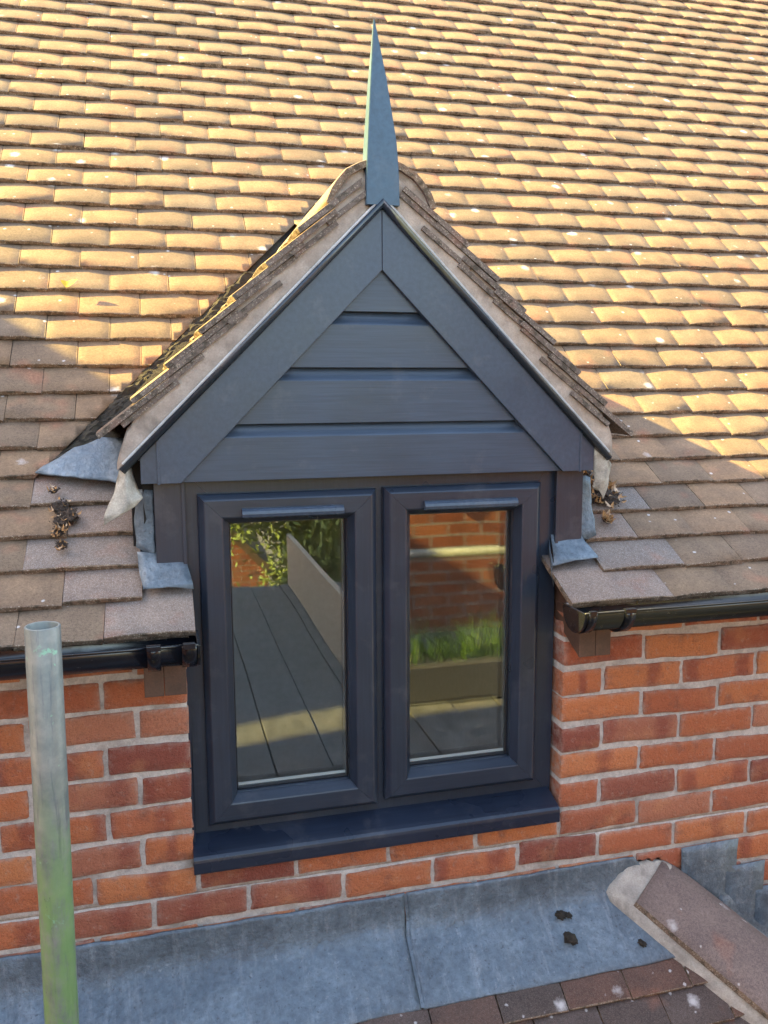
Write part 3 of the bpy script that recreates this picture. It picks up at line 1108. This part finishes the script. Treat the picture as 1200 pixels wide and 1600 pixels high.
# left apron over the end eaves tile, right apron
lf = thing('lead_apron', (-.95, .0, .72), 'small blue grey lead apron left of the window, over the end eaves tile', 'flashing')
sheet('lead_sheet', [[(-1.003, .050, .790), (-.95, .050, .786), (-.9005, .050, .782)], [(-1.0, .028, .762), (-.95, .024, .758), (-.897, .022, .756)], [(-.992, -.022, .727), (-.94, -.019, .729), (-.8885, -.018, .728)], [(-.992, -.0235, .722), (-.94, -.0205, .724), (-.8870, -.0195, .716)]], M_LEAD, lf, .003, .002, sub=3)
sheet('lead_upstand', [[(-.9985, .062, .925), (-.982, .053, .925), (-.964, .049, .925)], [(-1.005, .068, .86), (-.985, .053, .86), (-.964, .049, .86)], [(-1.004, .055, .80), (-.985, .048, .79), (-.964, .046, .77)]], M_LEAD, lf, .002, .003, seed=3, sub=4)
rfl = thing('lead_apron', (.02, .0, .72), 'small blue grey lead apron right of the window, beside the black gutter end', 'flashing')
sheet('lead_sheet', [[(-.020, .050, .785), (.02, .050, .785), (.060, .050, .786)], [(-.024, .030, .763), (.02, .027, .764), (.062, .024, .764)], [(-.042, -.020, .730), (.015, -.016, .732), (.078, -.012, .733)], [(-.047, -.022, .716), (.015, -.018, .727), (.079, -.014, .729)]], M_LEAD, rfl, .003, .002, seed=5, sub=3)
sheet('lead_lap', [[(-.024, .045, .770), (-.035, .01, .745), (-.044, -.019, .724)], [(-.024, .046, .745), (-.034, .012, .715), (-.0435, -.012, .690)], [(-.019, .052, .715), (-.024, .022, .680), (-.032, -.002, .660)]], M_LEAD, rfl, .002, .003, seed=8)
sheet('lead_upstand', [[(.056, .049, .925), (.072, .050, .925), (.088, .055, .92)], [(.0565, .048, .85), (.075, .049, .85), (.092, .052, .85)], [(.057, .046, .765), (.080, .040, .766), (.102, .040, .776)]], M_LEAD, rfl, .002, .003, seed=12, sub=4)
vl = thing('valley_lead', (-1.12, .28, .94), 'bright blue lead tongue at the foot of the left valley', 'flashing')
sheet('lead_sheet', [[rp(-1.232, .290, .004), rp(-1.165, .330, .016), rp(-1.085, .362, .024), rp(-1.02, .345, .03)], [rp(-1.205, .272, .012), rp(-1.145, .285, .022), rp(-1.075, .300, .027), rp(-1.010, .285, .034)], [rp(-1.175, .262, .018), rp(-1.125, .245, .026), rp(-1.065, .235, .026), rp(-1.000, .200, .034)]], M_LEAD, vl, .004, .004, seed=2, sub=4)

# torn underlay felt hanging from the eaves corner
ft = sheet('torn_felt', [[(-1.026, .02, .985), (-1.014, .0, .982), (-1.006, .03, .978)], [(-1.034, .0, .946), (-1.012, -.018, .940), (-.995, .02, .932)], [(-1.052, -.012, .907), (-1.014, -.028, .905), (-.984, .0, .915)], [(-1.062, -.02, .878), (-1.026, -.030, .889), (-.998, -.01, .900)], [(-1.064, -.018, .862), (-1.044, -.026, .876), (-1.020, -.02, .888)]], M_FELT, None, .0016, .006, 'pale torn strip of roofing felt hanging beside the left end of the gable', 'felt', 4, 5)
#curl = sheet('felt_curl', [[(-1.012, .005, .935), (-1.000, -.004, .920), (-.985, -.008, .912), (-.968, -.002, .914)], [(-1.006, .012, .938), (-.998, .012, .928), (-.985, .010, .921), (-.970, .010, .921)]], M_FELT, ft, .002, .002, None, None, 7, 3)
fr_ = sheet('torn_felt', [[(.070, .010, 1.000), (.095, .000, .985), (.122, .015, .955)], [(.070, .008, .958), (.098, -.010, .945), (.112, .010, .925)], [(.074, .012, .920), (.092, -.006, .912), (.104, .004, .892)], [(.078, .014, .893), (.088, .0, .890), (.096, .004, .870)]], M_FELT, None, .0016, .006, 'stained torn felt scrap dangling under the right end of the gable', 'felt', 9, 4)

# ---------------------------------------------------------------- gutters
def gutter(label, xa, xb, ends, brackets, collars):
    g = thing('gutter', ((xa + xb)/2, -.15, .60), label, 'gutter', 'black gutters along the eaves')
    yc, zc_, r = -.150, .646, .053
    def half(name, x0, x1, ro, ri, mat=M_GUT, lip=True):
        n = 18
        bm = bmesh.new()
        po = [(yc + ro*math.cos(math.pi + math.pi*i/n), zc_ + ro*math.sin(math.pi + math.pi*i/n)) for i in range(n + 1)]
        pi_ = [(yc + ri*math.cos(math.pi + math.pi*i/n), zc_ + ri*math.sin(math.pi + math.pi*i/n)) for i in range(n, -1, -1)]
        poly = po + pi_
        A = [bm.verts.new((x0, *p)) for p in poly]
        B = [bm.verts.new((x1, *p)) for p in poly]
        k = len(poly)
        for i in range(k):
            bm.faces.new((A[i], A[(i + 1) % k], B[(i + 1) % k], B[i]))
        for i in range(n):
            for Q in (A, B):
                bm.faces.new((Q[i], Q[i + 1], Q[k - 2 - i], Q[k - 1 - i]))
        me = bm_mesh(bm, name, [mat], True)
        for p in me.polygons: p.use_smooth = abs(p.normal.x) < .5
        return link(name, me, g)
    half('channel', xa, xb, r, r - .0028)
    bm = bmesh.new()
    tube(bm, (xa, yc - r + .001, zc_), (xb, yc - r + .001, zc_), .0032, 10)
    link('rolled_lip', bm_mesh(bm, 'rolled_lip', [M_GUT], True), g)
    for x in ends:
        n = 18
        poly = [(yc + (r + .002)*math.cos(math.pi + math.pi*i/n), zc_ + (r + .002)*math.sin(math.pi + math.pi*i/n)) for i in range(n + 1)]
        prism('end_cap', poly, 'x', x - .003, x + .003, M_GUT, g, .0008)
    for x, wd in collars:
        cl_ = half('collar', x - wd/2, x + wd/2, r + .0042, r + .0004)
        box('collar_clip', x - wd/2 + .002, x + wd/2 - .002, yc - r - .0058, yc - r + .004, zc_ - .006, zc_ + .006, M_GUT, cl_, .001)
    for x in brackets:
        o = half('bracket', x - .0125, x + .0125, r + .0075, r + .0005)
        box('bracket_arm', x - .0125, x + .0125, -.098, -.0885, zc_ - .055, zc_, M_GUT, o, .001)
        box('bracket_clip', x - .0135, x + .0135, yc - r - .0085, yc - r + .005, zc_ - .004, zc_ + .0065, M_GUT, o, .0015)
    return g
gutter('black half round gutter left of the window, behind the scaffold tube', -2.6, -.888, [-.8865], [-.972, -1.9], [(-.905, .028)])
gutter('black half round gutter right of the window, with open end over rafter feet', -.054, 3.0, [-.0525], [.055, 1.0], [(-.036, .02)])
# fascia and rafter feet
for nm, xa, xb, lab in (('fascia', -2.6, -.905, 'brown wooden eaves board behind the gutter left of the window'), ('fascia', -.001, 3.0, 'brown wooden eaves board behind the gutter right of the window')):
    t_ = thing('eaves_board', ((xa + xb)/2, -.06, .5), lab, 'fascia')
    box('board', xa, xb, -.0875, -.064, .575, .665, M_WOOD, t_, .002)
    box('soffit_board', xa, xb, -.0635, .10, .605, .613, M_WOOD, t_, 0)
    xs = ((-.9965, -.9565), (-.9555, -.9105)) if xb < 0 else ((.0005, .0425), (.0435, .0835))
    for x0, x1 in xs:
        prism('rafter_foot', [(-.078, .5035), (-.078, .575), (-.062, .606), (.0995, .700), (.0995, .590)], 'x', x0, x1, M_WOOD, t_, .0012)

# ---------------------------------------------------------------- lower roof with lead apron
A40 = R(40)
LY, LZ = -.143, -.281
def low(y):           # lower roof slope surface
    return LZ + (y - LY)*math.tan(A40)
lead = thing('lead_flashing', (-.5, -.08, -.28), 'long blue grey lead flashing dressed from the brick wall over the lower roof', 'flashing')
def lead_run(x0, x1, seed, endcut=0.):
    pf = [(-.0035, -.080), (-.0045, -.100), (-.0065, -.140), (-.012, -.162), (-.024, -.181), (-.045, -.199), (-.085, -.232), (-.120, -.261), (-.143, -.2795), (-.1445, -.2835)]
    n = int((x1 - x0)/.03) + 1
    rows_ = []
    for y, z in pf:
        fr = min(1, max(0, (-.08 - z)/.2))
        xr_ = x1 + endcut*fr
        rows_.append([(x0 + (xr_ - x0)*i/n, y + .004*nz(i*.35, z*12, seed) - .002, z + .0035*nz(i*.28, z*9, seed + 5) + (.003*nz(i*.5, 0, seed) if z > -.09 else 0)) for i in range(n + 1)])
    return sheet('lead_sheet', rows_, M_LEAD, lead, .0035, .0012, seed=seed, sub=2)
lead_run(-2.3, -.4130, 11)
lead_run(-.4085, .215, 23, .15)
bm = bmesh.new()
link('lap_seam', pym('lap_seam', [(-.415, -.0085, -.079), (-.4085, -.009, -.079), (-.410, -.0125, -.150), (-.402, -.013, -.150), (-.4145, -.0285, -.1795), (-.406, -.029, -.1795), (-.4135, -.148, -.2785), (-.405, -.149, -.2785)], [(0, 1, 3, 2), (2, 3, 5, 4), (4, 5, 7, 6)], [M_LEAD]), lead)
bm.free()
low_roof = thing('lower_roof', (0, -.3, -.6), 'low red brown tiled roof with a hip below the brick wall', 'roof')
HX = .318                    # hip meets the wall here
GL = .0822
for k in range(7):
    s = .075 + k*GL
    ty, tz = LY - (s - 0)*math.cos(A40) + .0, LZ - s*math.sin(A40) + .010
    x_end = HX - ty + .0 + .015
    ph = A40 - math.asin((TT + .001)/GL)
    x = .1040 - 14*TW + (TW*.46 if k % 2 else 0)
    while x < x_end - .01:
        x2 = x + TW
        rg = random.Random(k*71 + int(x*100))
        Mx = frame(((x + x2)/2, ty, tz), (1, 0, 0), (0, math.cos(ph), math.sin(ph))) @ jitter(rg, .01)
        bm = tile_bm(rg.randrange(999), Mx, TW - .003)
        if x2 > x_end - .12:
            cut(bm, (HX - .02, 0, 0), Vector((1, 1, 0)).normalized())
        if bm.faces:
            me = bpy.data.meshes.new('tile'); bm.to_mesh(me)
            me.materials.append(M_RTILE); me.materials.append(M_EDGE)
            if x2 > -1.2 or k < 1: link('tile', me, low_roof)
        bm.free()
        x = x2
# side slope right of the hip: tiles facing right
for k in range(6):
    s = .10 + k*GL
    tx, tz = HX + .143 + s*math.cos(A40), LZ - s*math.sin(A40) + .010
    ph = A40 - math.asin((TT + .001)/GL)
    y = -.03
    for c in range(4):
        y1 = y - TW
        rg = random.Random(k*77 + c)
        Mx = frame((tx, (y + y1)/2 + (TW/2 if k % 2 else 0), tz), (0, 1, 0), (-math.cos(ph), 0, math.sin(ph))) @ jitter(rg, .01)
        bm = tile_bm(rg.randrange(999), Mx, TW - .003)
        cut(bm, (HX + .02, 0, 0), Vector((-1, -1, 0)).normalized())
        if bm.faces:
            cut(bm, (0, -.012, 0), Vector((0, 1, 0)))
        if bm.faces:
            me = bpy.data.meshes.new('tile'); bm.to_mesh(me)
            me.materials.append(M_RTILE); me.materials.append(M_EDGE)
            link('tile', me, low_roof)
        bm.free()
        y = y1
# boarding under the lower roof
hy = -.62
link('underlay', pym('underlay', [(-2.6, -.01, low(-.01) - .03), (HX, -.01, low(-.01) - .03), (HX - hy, hy, low(hy) - .03), (-2.6, hy, low(hy) - .03), (HX - hy, -.01, low(hy) - .03)], [(0, 3, 2, 1), (1, 2, 4)], [M_DARK]), low_roof)
# hip tiles: wide shallow angle tiles laid on the hip
hd = Vector((1, -1, -math.tan(A40))).normalized()
hs = Vector((1, 1, 0)).normalized()
hn = hs.cross(hd)
if hn.z < 0: hn = -hn
hip0 = Vector((HX - .012, -.005, low(-.005) + .040))
def hip_tile(s0, s1, lift, name='hip_tile'):
    bm = bmesh.new()
    n, ml = 12, 10
    top, bot = [], []
    for j in range(ml + 1):
        s = s0 + (s1 - s0)*j/ml
        hw = .126 + .010*(s - s0)/(s1 - s0)
        rt, rb = [], []
        for i in range(n + 1):
            u = 2*i/n - 1
            drop = .070*(abs(u)**1.6)
            p = hip0 + hd*s + hs*(u*hw) + hn*(lift - drop + .02*(s - s0)/(s1 - s0)*.4) + Vector((0, 0, 1))*.0012*nz(u*4, s*20, 2)
            rt.append(bm.verts.new(p)); rb.append(bm.verts.new(p - hn*.014))
        top.append(rt); bot.append(rb)
    for j in range(ml):
        for i in range(n):
            bm.faces.new((top[j][i], top[j][i + 1], top[j + 1][i + 1], top[j + 1][i]))
            bm.faces.new((bot[j][i], bot[j + 1][i], bot[j + 1][i + 1], bot[j][i + 1])).material_index = 1
        for i in (0, n):
            bm.faces.new((top[j][i], top[j + 1][i], bot[j + 1][i], bot[j][i])).material_index = 1
    for j in (0, ml):
        for i in range(n):
            bm.faces.new((top[j][i], top[j][i + 1], bot[j][i + 1], bot[j][i])).material_index = 1
    me = bm_mesh(bm, name, [M_HIP, M_EDGE])
    for p in me.polygons: p.use_smooth = p.material_index == 0
    link(name, me, low_roof)
hip_tile(-.012, .42, .014)
hip_tile(.39, .78, .028)
# cement under and behind the hip tile
bm = bmesh.new()
n, ml = 26, 34
g = []
for j in range(ml + 1):
    s = -.085 + .565*j/ml
    for i in range(n + 1):
        u = 2*i/n - 1
        hw = .135 + .005*nz(s*9, u, 1)
        hgt = -.006 - .070*abs(u)**1.6
        if s < .03: hgt += .020*(1 - abs(u))
        if abs(u) > .9: hgt -= .012*(abs(u) - .9)/.1
        p = hip0 + hd*s + hs*(u*hw) + hn*(hgt + .006*nz(s*30, u*5, 3)) + Vector((0, 0, .004*nz(s*70, u*12, 8)))
        if p.y > -.004 or j == 0: p.y = -.004
        g.append(bm.verts.new(p))
for j in range(ml):
    for i in range(n):
        a = j*(n + 1) + i
        q4 = (g[a], g[a + 1], g[a + n + 2], g[a + n + 1])
        if min(v.co.y for v in q4) > -.0045: continue
        bm.faces.new(q4)
bmesh.ops.delete(bm, geom=[v for v in bm.verts if not v.link_faces], context='VERTS')
r = bmesh.ops.extrude_edge_only(bm, edges=[e for e in bm.edges if e.is_boundary])
for v in r['geom']:
    if isinstance(v, bmesh.types.BMVert): v.co.z -= .022
link('hip_cement', bm_mesh(bm, 'hip_cement', [M_CEMENT], True), low_roof)
# stepped lead on the wall right of the hip
stp = thing('stepped_flashing', (.5, -.005, -.2), 'dark lead step flashing let into the wall right of the hip', 'flashing')
SIDE = lambda x: low(-.005) - (x - HX)*math.tan(A40) + .034
for k, (xa, xb, zt) in enumerate(((.36, .535, -.077), (.50, .625, -.152), (.60, .74, -.228), (.71, .85, -.303), (.82, .98, -.378))):
    sheet('lead_step', [[(xa, -.0045 - .0012*k, zt - .002), (xb, -.005 - .0012*k, zt)], [(xa, -.006 - .0012*k, (zt + SIDE(xa))/2), (xb - .004, -.006 - .0012*k, (zt + SIDE(xb))/2)], [(xa, -.0095, min(SIDE(xa) + .02, zt - .02)), (xb - .01, -.0095, SIDE(xb) + .02)]], M_LEAD, stp, .002, .0015, seed=k, sub=3)
def side(x): return low(-.005) - (x - HX)*math.tan(A40) + .034
sheet('side_lead', [[(x, -.006, side(x) + .06) for x in (.48, .55, .66, .83, 1.0)], [(x, -.012, side(x) + .012) for x in (.48, .55, .66, .83, 1.0)], [(x, -.10, side(x) - .002) for x in (.47, .55, .66, .83, 1.03)]], M_LEAD, stp, .003, .003, seed=31, sub=4)
# moss clods on the lead
for k, (x, y, sc) in enumerate(((-.010, -.040, .014), (.010, -.043, .010), (-.004, -.082, .019), (.180, -.115, .011))):
    bm = bmesh.new()
    bmesh.ops.create_icosphere(bm, subdivisions=3, radius=1)
    for v in bm.verts:
        d = 1 + .7*nz(v.co.x*2.2 + k*5, v.co.y*2.2, v.co.z*2.2) + .3*nz(v.co.x*7 + k, v.co.y*7, v.co.z*7)
        v.co = Vector((v.co.x*sc*.8*d, v.co.y*sc*1.25*d, v.co.z*sc*.45*d))
    o = link('moss_clod', bm_mesh(bm, 'moss_clod', [M_MOSS], True))
    o.location = (x, y, -.195 + (y + .040)*.83 + .010)
    tag(o, ['round dark moss clod high on the lead, left of a smaller one', 'tiny dark moss clod high on the lead, right of a rounder one', 'longest dark moss clod, halfway down the lead flashing', 'lone dark moss clod on the lead beside the hip cement'][k], 'moss', 'moss clods on the lead')

# ---------------------------------------------------------------- leaf litter
def litter(name, pts, nrm, n, spread, label, seed, big=.022):
    rg = random.Random(seed)
    v, f, mi = [], [], []
    def chip(c, L, W, m, curl):
        q = Matrix.Rotation(rg.uniform(0, 6.28), 3, nrm) @ Matrix.Rotation(rg.uniform(-.7, .7), 3, Vector((rg.random() - .5, rg.random() - .5, rg.random() - .5)).normalized())
        a = Vector((1, 0, 0)); a = (a - nrm*a.dot(nrm)).normalized()
        b = nrm.cross(a)
        base = len(v)
        ws = [.15, .8, 1, .6, .05]
        for k in range(5):
            t_ = k/4 - .5
            up = nrm*(curl*(t_*t_*4)*L)
            p = q @ (a*(t_*L) + up)
            s_ = q @ (b*(W*ws[k]/2))
            v.extend([c + p - s_, c + p + s_])
        for k in range(4):
            f.append((base + 2*k, base + 2*k + 1, base + 2*k + 3, base + 2*k + 2)); mi.append(m)
    for i in range(n):
        c0, rad = pts[rg.randrange(len(pts))]
        r_ = rad*math.sqrt(rg.random())
        a_ = rg.uniform(0, 6.28)
        e1 = Vector((1, 0, 0)); e2 = nrm.cross(e1).normalized()
        c = Vector(c0) + e1*(r_*math.cos(a_)) + e2*(r_*math.sin(a_)) + nrm*(rg.random()*.010*(1 - r_/rad) + .002)
        k = rg.random()
        if k < .72: chip(c, rg.uniform(.004, .010), rg.uniform(.002, .0045), 0, rg.uniform(0, .6))
        elif k < .93: chip(c, rg.uniform(.4, 1)*big, rg.uniform(.15, .4)*big, 1, rg.uniform(.1, .8))
        else: chip(c, rg.uniform(.5, 1)*big, rg.uniform(.2, .45)*big, 2, rg.uniform(.1, .8))
    # crumbly core
    for c0, rad in pts:
        bm = bmesh.new()
        bmesh.ops.create_icosphere(bm, subdivisions=3, radius=1)
        base = len(v)
        e1 = Vector((1, 0, 0)); e2 = nrm.cross(e1).normalized()
        for vv in bm.verts:
            d = 1 + .8*nz(vv.co.x*2.5 + c0[0]*50, vv.co.y*2.5, vv.co.z*2.5) + .35*nz(vv.co.x*9, vv.co.y*9, c0[0]*90)
            v.append(Vector(c0) + (e1*vv.co.x + e2*vv.co.y)*rad*.62*d + nrm*vv.co.z*rad*.24*d)
        bm.verts.index_update()
        for p in bm.faces:
            f.append(tuple(base + q.index for q in p.verts)); mi.append(0)
        bm.free()
    me = pym(name, v, f, [M_SOIL, M_LEAF1, M_LEAF2], False, mi)
    o = link(name, me)
    return tag(o, label, 'leaves', None, 'stuff')
NR = Vector((0, -math.sin(.63), math.cos(.63)))
litter('leaf_litter', [(rp(-1.170, .185, .012), .026), (rp(-1.150, .160, .012), .030), (rp(-1.165, .150, .011), .024), (rp(-1.168, .12, .010), .016), (rp(-1.160, .085, .012), .014), (rp(-1.185, .225, .016), .012)], NR, 210, .05, 'clump of dark leaf litter on the shaded tiles left of the gable', 3, .016)
litter('leaf_litter', [(rp(.145, .20, .03), .045), (rp(.190, .150, .016), .048), (rp(.130, .155, .016), .036), (rp(.20, .185, .014), .030), (rp(.155, .085, .010), .012)], NR, 460, .06, 'nest of brown dead leaves lodged right of the gable end', 8, .034)
# yellow leaf on the sunlit tiles
bm = bmesh.new()
ll = []
for k in range(7):
    t_ = k/6
    wd = .0125*math.sin(math.pi*min(1, t_*1.02 + .03))**.7 + .0008
    c = Vector(rp(-1.198 + .044*t_, .772 - .004*t_, .030 + .022*abs(t_ - .35)*1.2))
    e2 = Vector((.15, .68, .72)).normalized()
    ll.append((bm.verts.new(c - e2*wd), bm.verts.new(c + Vector((0, -.2, -.1))*wd), bm.verts.new(c + e2*wd)))
for a, b in zip(ll[:-1], ll[1:]):
    bm.faces.new((a[0], a[1], b[1], b[0])); bm.faces.new((a[1], a[2], b[2], b[1]))
tag(link('fallen_leaf', bm_mesh(bm, 'fallen_leaf', [M_YELLOW], True)), 'small bright yellow fallen leaf on the sunlit tiles left of the dormer', 'leaf')

# ---------------------------------------------------------------- scaffold tube in front
bm = bmesh.new()
n = 36
ptop = Vector((-1.1126, -.602, .812))
pbot = ptop + Vector((-.055, .03, -3.7))
dv_ = (pbot - ptop).normalized()
q = dv_.to_track_quat('Z', 'Y')
def cr(p, r):
    return [bm.verts.new(p + q @ Vector((r*math.cos(2*math.pi*i/n), r*math.sin(2*math.pi*i/n), .0006*nz(i, 1, r*99)))) for i in range(n)]
ro, ri = .02415, .0205
R0 = [cr(ptop + dv_*.0012, ro), cr(ptop, ro - .001), cr(ptop, ri + .0006), cr(ptop + dv_*.001, ri), cr(ptop + dv_*.5, ri)]
R1 = [R0[0], cr(ptop + dv_*.4, ro), cr(ptop + dv_*.9, ro), cr(pbot, ro)]
for ch in (R0, R1):
    for a, b in zip(ch[:-1], ch[1:]):
        for i in range(n):
            j = (i + 1) % n
            bm.faces.new((a[i], a[j], b[j], b[i]))
me = bm_mesh(bm, 'scaffold_tube', [M_POLE], True)
pole = link('scaffold_tube', me)
tag(pole, 'upright galvanised scaffold tube with green paint in front of the wall', 'scaffold tube')

# ---------------------------------------------------------------- what stands behind the viewer, seen in the panes
tag(box('ground', -40, 40, -40, 12, -3.2, -2.9, M_GROUND, None, 0), kind='structure')
deck = thing('scaffold_deck', (.5, -3, -.45), 'weathered plank scaffold deck seen only in the window reflections', 'scaffold')
for k in range(22):
    x = -1.7 + k*.232
    box('plank', x, x + .226, -4.6, -1.15, -.44 + .004*(k % 3), -.40 + .004*(k % 3), M_BOARD, deck, .003)
box('toe_board', -.02, .015, -4.55, -2.2, -.388, .02, M_PLY, deck, .003)
pl = thing('planter', (.7, -1.9, -.38), 'long grey planter box reflected in the right hand pane', 'planter')
box('trough', .02, 1.6, -2.06, -1.80, -.385, -.20, M_PLANT, pl, .004)
rg = random.Random(4)
v, f = [], []
for k in range(700):
    b = Vector((rg.uniform(.04, 1.58), rg.uniform(-2.03, -1.83), -.205))
    a_ = rg.uniform(0, 6.28)
    d = Vector((math.cos(a_), math.sin(a_), 0))
    L, lean = rg.uniform(.10, .24), rg.uniform(.2, 1.0)
    sd_ = Vector((-d.y, d.x, 0))*.004
    base = len(v)
    for t_ in (0, .4, .75, 1):
        p = b + d*(lean*L*t_*t_) + Vector((0, 0, L*(t_ - .35*lean*t_*t_)))
        w_ = 1 - t_*.9
        v += [p - sd_*w_, p + sd_*w_]
    for j in range(3):
        f.append((base + 2*j, base + 2*j + 1, base + 2*j + 3, base + 2*j + 2))
tag(link('grass', pym('grass', v, f, [M_GRASSB]), pl), kind='stuff')
rail = thing('guard_rail', (1.2, -2.25, .25), 'pale horizontal scaffold rail reflected across the right hand pane', 'scaffold tube')
bm = bmesh.new()
tube(bm, (.0, -2.25, .27), (3.2, -2.25, .27), .0242, 20)
tube(bm, (2.6, -2.20, -.4), (2.6, -2.20, 1.6), .0242, 20)
link('tube', bm_mesh(bm, 'tube', [M_RAIL], True), rail)
opp = thing('brick_house', (3, -6, -2.9), 'brick house opposite, seen in the window reflections', 'house')
prism('wall', [(.42, -2.9), (6.5, -2.9), (6.5, 1.0), (3.5, 3.2), (.42, .9)], 'y', -3.35, -3.0, M_FARB, opp)
prism('roof', [(.25, .78), (3.5, 3.22), (6.7, .86), (6.7, .98), (3.5, 3.35), (.25, .9)], 'y', -3.5, -2.85, M_TILE, opp)
opp2 = thing('brick_house', (-4, -11, -2.9), 'distant brick gable seen at the top of the left pane', 'house')
prism('wall', [(-6.5, -2.9), (.36, -2.9), (.36, -1.25), (-3.2, 2.45), (-6.5, -.9)], 'y', -13.0, -9.0, M_FARB, opp2)
prism('roof', [(-6.7, -1.1), (-3.2, 2.48), (.55, -1.44), (.55, -1.31), (-3.2, 2.63), (-6.7, -.97)], 'y', -13.2, -8.8, M_TILE, opp2)
def tree(x, y, z0, h, rad, nleaf, label, seed):
    t_ = thing('tree', (x, y, z0), label, 'tree')
    bm = bmesh.new()
    tube(bm, (x, y, z0), (x + .1, y, z0 + h*.6), .12, 10, .06)
    for k in range(6):
        a_ = k*1.05
        tube(bm, (x + .05, y, z0 + h*(.3 + .05*k)), (x + rad*.6*math.cos(a_), y + rad*.6*math.sin(a_), z0 + h*(.5 + .06*k)), .04, 7, .015)
    link('trunk', bm_mesh(bm, 'trunk', [M_TRUNK], True), t_)
    rg = random.Random(seed)
    cl = [(Vector((rg.gauss(0, .45)*rad, rg.gauss(0, .4)*rad, rg.uniform(.22, 1)*h)), rg.uniform(.25, .5)*rad) for _ in range(60)]
    v, f = [], []
    for k in range(nleaf):
        c, r_ = cl[rg.randrange(60)]
        p = Vector((x, y, z0)) + c + Vector((rg.gauss(0, 1), rg.gauss(0, 1), rg.gauss(0, 1)))*r_*.5
        a = Vector((rg.uniform(-1, 1), rg.uniform(-1, 1), rg.uniform(-1, .4))).normalized()*rg.uniform(.025, .065)
        b = a.orthogonal().normalized()*.018
        i = len(v)
        v += [p - a, p + b, p + a, p - b]
        f.append((i, i + 1, i + 2, i + 3))
    link('crown', pym('crown', v, f, [M_HEDGE]), t_)
tree(.78, -7.0, -2.9, 4.0, .8, 30000, 'leafy green tree reflected in the left pane beside the brick gable', 1)
tree(1.35, -6.6, -2.9, 4.2, .85, 30000, 'leafy green tree reflected at the right edge of the left pane', 2)
tree(1.75, -8.6, -2.9, 4.6, 1.4, 40000, 'broad green tree standing behind the other two in the reflection', 3)

# unseen house added out of frame, sized to shade the deck and opposite wall
shade_house = thing('brick_house', (-5.2, -3.4, -2.9), 'unseen brick house added beside the scaffold deck to shade it', 'house')
prism('wall', [(-6.4, -2.9), (-3.9, -2.9), (-3.9, 2.6), (-5.1, 3.7), (-6.4, 2.6)], 'y', -5.4, -1.15, M_FARB, shade_house)
prism('roof', [(-6.6, 2.45), (-5.1, 3.75), (-3.7, 2.45), (-3.7, 2.57), (-5.1, 3.9), (-6.6, 2.57)], 'y', -5.5, -1.10, M_TILE, shade_house)

# cross wing standing out of frame to the left; its ridge shades the lower left tiles
cw = thing('cross_wing', (-4.2, 1, -2.9), 'tiled cross wing at the left end of the main roof', 'house')
WX, WZ = -4.2, 3.20
prism('roof', [(WX, WZ), (WX - 1.9, WZ - 2.2), (WX - 1.9, WZ - 2.32), (WX, WZ - .14), (WX + 1.9, WZ - 2.32), (WX + 1.9, WZ - 2.2)], 'y', -.72, 4.2, M_TILE, cw)
prism('wall', [(WX - 1.75, -2.9), (WX + 1.75, -2.9), (WX + 1.75, WZ - 2.18), (WX, WZ - .18), (WX - 1.75, WZ - 2.18)], 'y', -.55, 4.0, M_FARB, cw)
